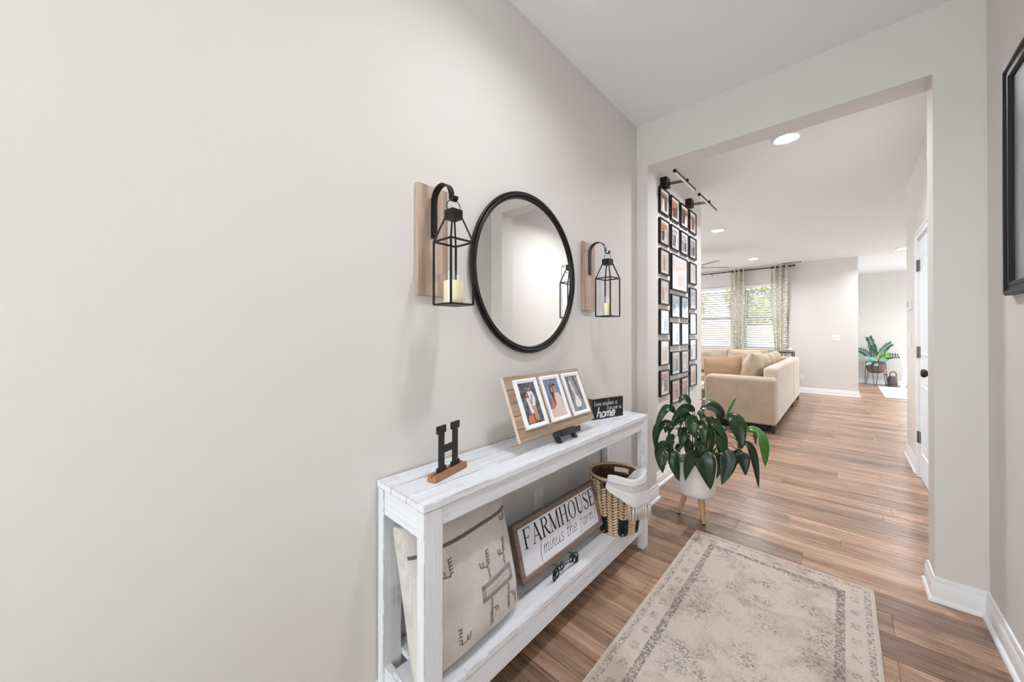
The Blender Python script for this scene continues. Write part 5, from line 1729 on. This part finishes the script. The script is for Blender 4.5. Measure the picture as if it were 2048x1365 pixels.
# ottoman with a white throw, just past the gallery corner
ot = thing('ottoman', (-1.92, 6.35, 0), 'beige upholstered ottoman in front of the sofa', 'ottoman')
rbox(-2.45, -1.62, 6.0, 6.75, 0.10, 0.43, 0.04).build('body', 'sofa', ot, smooth=True, bevel=0.015, seg=3)
for x in (-2.4, -1.67):
    for y in (6.05, 6.70):
        MB().tube([(x, y, 0.001), (x, y, 0.10)], [0.018, 0.025], 10).build('foot', 'sofadark', ot, smooth=True)
wt = thing('folded_throw', (-1.9, 6.35, 0.43), 'white throw spread over the beige ottoman', 'blanket')
m = MB()
m.grid([[(x, y, 0.433 + 0.006 * sin(x * 30) * sin(y * 23) + (0 if x < -1.63 else -(x + 1.63) * 2.6)) for x in [-2.25 + i * 0.04 for i in range(16)] + [-1.617, -1.607, -1.602]] for y in [6.08 + j * 0.05 for j in range(12)]])
o = m.build('cloth', 'throwwhite', wt, smooth='all')
md = o.modifiers.new('solid', 'SOLIDIFY')
md.thickness, md.offset = 0.008, 1
# slim dark table in the corner behind the sofa
st2 = thing('side_table', (-0.92, 9.05, 0), 'slim dark side table between the sofa back and the windows', 'table')
MB().box(-1.12, -0.72, 8.86, 9.26, 0.855, 0.875).build('table_top', 'bronze', st2, bevel=0.003)
for x in (-1.10, -0.74):
    for y in (8.88, 9.24):
        MB().tube([(x, y, 0.001), (x, y, 0.855)], 0.010, 8).build('leg', 'bronze', st2, smooth=True)
MB().box(-1.10, -0.74, 8.88, 9.24, 0.20, 0.215).build('lower_shelf', 'bronze', st2, bevel=0.002)

# ------------------------------------------------------------------ ceiling fan
FX, FY, FZb = -2.07, 7.10, 2.45
MAT['blade'] = wood('fan_blade', srgb(84, 76, 70), srgb(122, 112, 104), 1.2, 0, 0.5)
cf = thing('ceiling_fan', (FX, FY, CZ), 'grey five blade ceiling fan in the living room', 'ceiling fan')
MB().lathe([(0.0, CZ - 0.001), (0.07, CZ - 0.001), (0.06, CZ - 0.04), (0.018, CZ - 0.06), (0.018, CZ - 0.16), (0.09, CZ - 0.18), (0.105, CZ - 0.24), (0.08, CZ - 0.31), (0.0, CZ - 0.315)], (FX, FY), 32, caps=False).build('motor', 'chrome', cf, smooth=True)
MB().lathe([(0.075, CZ - 0.315), (0.085, CZ - 0.335), (0.055, CZ - 0.375), (0.0, CZ - 0.385)], (FX, FY), 28, caps=False).build('light_bowl', 'mat', cf, smooth=True)
for i in range(5):
    q = math.radians(-36 + 72 * i)
    d = Vector((cos(q), sin(q), 0))
    sd_ = Vector((-sin(q), cos(q), 0))
    pit = Vector((0, 0, 1)) * 0.2
    T = frame((FX, FY, FZb), d, (sd_ + pit).normalized())
    m = MB(T)
    m.prism([(0.17, -0.055), (0.60, -0.068), (0.635, -0.06), (0.645, -0.03), (0.645, 0.03), (0.635, 0.06), (0.60, 0.068), (0.17, 0.055)], -0.004, 0.004)
    bl_ = m.build('blade', 'blade', cf)
    m = MB(T)
    m.box(0.09, 0.22, -0.018, 0.018, 0.004, 0.010)
    m.build('blade_iron', 'chrome', bl_)

# ------------------------------------------------------------------ dining area beyond the far wall corner
MAT['whiterug'] = plain('white_rug', srgb(236, 236, 236), 0.95, var=0.03, scale=200, bump=0.4)
dr2 = thing('dining_rug', (1.6, 10.95, 0), 'white rug on the dining area floor', 'rug')
MB().box(0.59, 2.7, 9.98, 11.95, 0.0005, 0.010).build('pile', 'whiterug', dr2, bevel=0.003)
m = MB()
m.tube([(0.59, 9.98, 0.006), (2.7, 9.98, 0.006), (2.7, 11.95, 0.006), (0.59, 11.95, 0.006)], 0.0055, 6, closed=True)
m.build('bound_edge', 'whiterug', dr2)
dc = thing('dining_chair', (1.08, 10.9, 0.01), 'white dining chair with curved back posts on the white rug', 'chair')
def smooth_path(P, n=6):
    out = []
    Q = [P[0]] + P + [P[-1]]
    for i in range(1, len(Q) - 2):
        a, b, c, d = [Vector(q) for q in Q[i - 1:i + 3]]
        for j in range(n):
            t_ = j / n
            out.append(0.5 * ((2 * b) + (c - a) * t_ + (2 * a - 5 * b + 4 * c - d) * t_ * t_ + (3 * b - a - 3 * c + d) * t_ ** 3))
    return out + [Vector(P[-1])]
for y in (10.70, 11.10):
    m = MB()
    m.tube(smooth_path([(0.880, y, 0.0105), (0.905, y, 0.22), (0.925, y, 0.45), (0.912, y, 0.62), (0.872, y, 0.80), (0.826, y, 1.03)]), 0.020, 10)
    m.build('back_post', 'white', dc, smooth='all')
    MB().tube([(1.30, y, 0.0105), (1.30, y, 0.45)], [0.014, 0.02], 10).build('leg', 'white', dc, smooth=True)
for z, x in ((0.70, 0.890), (0.82, 0.868), (0.95, 0.842)):
    MB().tube([(x, 10.70, z), (x - 0.03, 10.90, z), (x, 11.10, z)], 0.014, 8).build('back_rail', 'white', dc, smooth=True)
MB().box(0.90, 1.33, 10.68, 11.12, 0.44, 0.475).build('seat', 'white', dc, bevel=0.012, seg=3)
# plant stand
DX, DYp = 0.565, 12.32
t = NT('ribbed_pot')
MAT['ribpot'] = plain('ribbed_pot', srgb(112, 88, 82), 0.7, var=0.15)
ps = thing('plant_stand', (DX, DYp, 0), 'brown ribbed bowl planter on black hairpin legs by the dining wall', 'planter')
rows = []
for r_, z in ((0.02, 0.29), (0.09, 0.295), (0.14, 0.34), (0.165, 0.43), (0.168, 0.56), (0.16, 0.56), (0.15, 0.50)):
    rows.append([(DX + r_ * (1 + (0.025 if j % 2 else 0)) * cos(2 * pi * j / 48), DYp + r_ * (1 + (0.025 if j % 2 else 0)) * sin(2 * pi * j / 48), z) for j in range(48)])
MB().grid(rows, close_u=True).build('bowl', 'ribpot', ps)
MB().lathe([(0.155, 0.52), (0.0, 0.53)], (DX, DYp), 24, caps=False).build('soil', 'soil', ps)
for i in range(3):
    q = math.radians(-95 + 120 * i)
    m = MB()
    P = lambda a, r_, z: (DX + r_ * cos(q + a), DYp + r_ * sin(q + a), z)
    m.tube([P(-0.35, 0.172, 0.54), P(-0.10, 0.205, 0.012), P(-0.05, 0.207, 0.006), P(0.05, 0.207, 0.006), P(0.10, 0.205, 0.012), P(0.35, 0.172, 0.54)], 0.006, 6)
    m.build('hairpin_leg', 'iron', ps, smooth=True)
m = MB()
m.tube([(DX + 0.173 * cos(q), DYp + 0.173 * sin(q), 0.535) for q in [2 * pi * j / 36 for j in range(36)]], 0.005, 6, closed=True)
m.build('support_ring', 'iron', ps, smooth='all')
MAT['zz'] = plain('zz_leaf', srgb(36, 84, 76), 0.3, var=0.35, scale=9)
MAT['zz_light'] = plain('zz_light_leaf', srgb(120, 178, 156), 0.3, var=0.2, scale=9)
MAT['zz_lime'] = plain('zz_lime_leaf', srgb(132, 178, 60), 0.3, var=0.2, scale=9)
zp = thing('zz_plant', (DX, DYp, 0.53), 'feathery green potted plant with upright stems by the dining wall', 'plant')
def leaflet(m, p, d, n, ln, wd):
    d, n = Vector(d).normalized(), Vector(n)
    sd_ = d.cross(n)
    if sd_.length < 1e-4:
        sd_ = d.orthogonal()
    sd_.normalize()
    up = sd_.cross(d)
    o_ = [p, p + d * ln * .35 + sd_ * wd / 2, p + d * ln * .7 + sd_ * wd * .4, p + d * ln, p + d * ln * .7 - sd_ * wd * .4, p + d * ln * .35 - sd_ * wd / 2]
    c = p + d * ln * .5 + up * wd * .12
    m.add(o_ + [c], [(0, 1, 6), (1, 2, 6), (2, 3, 6), (3, 4, 6), (4, 5, 6), (5, 0, 6)])
stems = [((-0.02, -0.01), (0.448, 1.148), 12, 'zz'), ((-0.08, 0.0), (0.274, 0.836), 8, 'zz'), ((0.05, 0.02), (0.825, 0.995), 10, 'zz'), ((0.06, -0.02), (0.985, 0.72), 9, 'zz'), ((0.03, -0.03), (0.77, 0.74), 6, 'zz_lime'), ((-0.03, 0.03), (0.52, 0.95), 9, 'zz')]
zr_ = random.Random(4)
for (bx, by), (tx, tz), n_, mt in stems:
    a = Vector((DX + bx, DYp + by, 0.52))
    c = Vector((tx, DYp + by - 0.03, tz))
    b = a.lerp(c, 0.5) + Vector((-0.15 * (tx - DX), 0, 0.06))
    path = [bez(a, b, c, j / 16) for j in range(17)]
    m = MB()
    m.tube(path, [0.008 - 0.005 * j / 16 for j in range(17)], 6)
    sm_ = m.build('stem', 'zz', zp, smooth='all')
    for j in range(n_):
        t_ = 0.28 + 0.70 * j / (n_ - 1)
        p = bez(a, b, c, t_)
        tg = (bez(a, b, c, min(1, t_ + .03)) - bez(a, b, c, t_ - .03)).normalized()
        for sgn in (-1, 1):
            sd_ = tg.cross(Vector((0, -1, 0.2))).normalized() * sgn
            m = MB()
            leaflet(m, p, sd_ * 0.85 + tg * 0.45, (0, -1, 0.3), 0.115 * (1 - 0.35 * t_) * zr_.uniform(.85, 1.1), 0.034)
            m.build('leaflet', mt, sm_)
for x, y, z, dx, dz, s_ in ((0.50, -0.17, 0.56, -0.6, -0.35, 0.14), (0.56, -0.16, 0.60, -0.4, 0.25, 0.15), (0.62, -0.15, 0.60, 0.5, 0.2, 0.14), (0.47, -0.15, 0.62, -0.5, 0.3, 0.13), (0.66, -0.12, 0.60, 0.7, 0.1, 0.12), (0.54, -0.17, 0.53, 0.2, -0.2, 0.10)):
    m = MB()
    leaflet(m, Vector((x, DYp + y, z)), (dx, -0.2, dz), (0, -1, 0.4), s_, 0.085)
    m.build('broad_leaf', 'zz_light', zp)
# watering can
MAT['can'] = plain('pewter_can', srgb(96, 92, 88), 0.45, 0.5, var=0.15)
wc_ = thing('watering_can', (0.845, 12.30, 0), 'grey metal watering can on the floor beside the plant stand', 'watering can')
MB().lathe([(0.0, 0.001), (0.085, 0.001), (0.087, 0.02), (0.075, 0.20), (0.066, 0.235), (0.058, 0.236), (0.0, 0.225)], (0.845, 12.30), 28, caps=False).build('body', 'can', wc_, smooth=True)
m = MB()
m.tube([(0.79, 12.29, 0.06), (0.76, 12.285, 0.16), (0.742, 12.28, 0.26)], [0.02, 0.014, 0.012], 10)
m.build('spout', 'can', wc_, smooth='all')
m = MB()
m.tube([(0.745, 12.28, 0.255), (0.735, 12.28, 0.275), (0.728, 12.28, 0.285)], [0.012, 0.03, 0.03], 12)
m.build('rose', 'can', wc_, smooth=True)
m = MB()
m.tube(smooth_path([(0.80, 12.30, 0.225), (0.81, 12.30, 0.31), (0.86, 12.30, 0.345), (0.90, 12.30, 0.31), (0.905, 12.30, 0.20)]), 0.010, 8)
m.build('handle', 'can', wc_, smooth='all')

# ------------------------------------------------------------------ outside the windows
MAT['patio'] = plain('patio_concrete', srgb(168, 166, 162), 0.9, var=0.08, scale=3)
struct(MB().box(-30, 30, YD + 0.2, 60, -0.4, -0.25).build('patio', 'patio'))

MAT['fenceboard'] = wood('fence_board', srgb(176, 160, 146), srgb(206, 192, 178), 0.6, 2, 0.8)
MAT['bark'] = plain('bark', srgb(84, 68, 54), 0.95, var=0.3, scale=12)
MAT['treeleaf'] = plain('tree_leaf', srgb(150, 162, 112), 0.6, var=0.25, scale=1.5)
fn = thing('privacy_fence', (-3.5, 17.0, -0.25), 'brown wooden board fence outside the living room windows', 'fence')
bd = None
for i in range(60):
    x = -9.0 + i * 0.15
    if bd is None:
        bd = MB().box(x, x + 0.142, 17.0, 17.022, -0.22, 1.55).build('board', 'fenceboard', fn)
    else:
        c = bd.copy()
        COL.objects.link(c)
        c.location = (i * 0.15, 0, 0.01 * ((i * 7) % 3))
for z in (0.1, 1.2):
    MB().box(-9.0, 0.0, 17.023, 17.065, z, z + 0.09).build('rail', 'fenceboard', fn)
for i in range(6):
    MB().box(-8.9 + i * 1.75, -8.8 + i * 1.75, 17.066, 17.166, -0.25, 1.5).build('post', 'fenceboard', fn)
for i, (tx, ty, h_, r_) in enumerate(((-6.45, 19.5, 5.2, 1.35), (-2.9, 20.5, 5.6, 1.35), (0.6, 19.5, 5.2, 1.3))):
    tr_ = thing('garden_tree', (tx, ty, -0.25), 'leafy green tree beyond the fence, ' + ('at the fan side', 'behind the gap between the windows', 'behind the curtain by the wall switch')[i], 'tree', 'trees beyond the fence')
    MB().tube([(tx, ty, -0.25), (tx + 0.05, ty, 1.2), (tx - 0.05, ty, 3.0)], [0.16, 0.12, 0.06], 10).build('trunk', 'bark', tr_, smooth='all')
    rg_ = random.Random(60 + i)
    m = MB()
    for q in range(2600):
        a, b_, rr = rg_.uniform(0, 2 * pi), rg_.uniform(-1, 1), rg_.uniform(0.55, 1.0) ** 0.5
        k = math.sqrt(1 - b_ * b_)
        p = Vector((tx + r_ * rr * k * cos(a), ty + r_ * rr * k * sin(a), h_ * 0.56 + r_ * 1.25 * rr * b_))
        d = Vector((rg_.uniform(-1, 1), rg_.uniform(-1, 1), rg_.uniform(-1, 1))).normalized()
        e = d.orthogonal().normalized()
        m.add([p, p + d * 0.15 + e * 0.09, p + d * 0.31, p + d * 0.15 - e * 0.09], [(0, 1, 2, 3)])
    o = m.build('crown', 'treeleaf', tr_)
    o['kind'] = 'stuff'
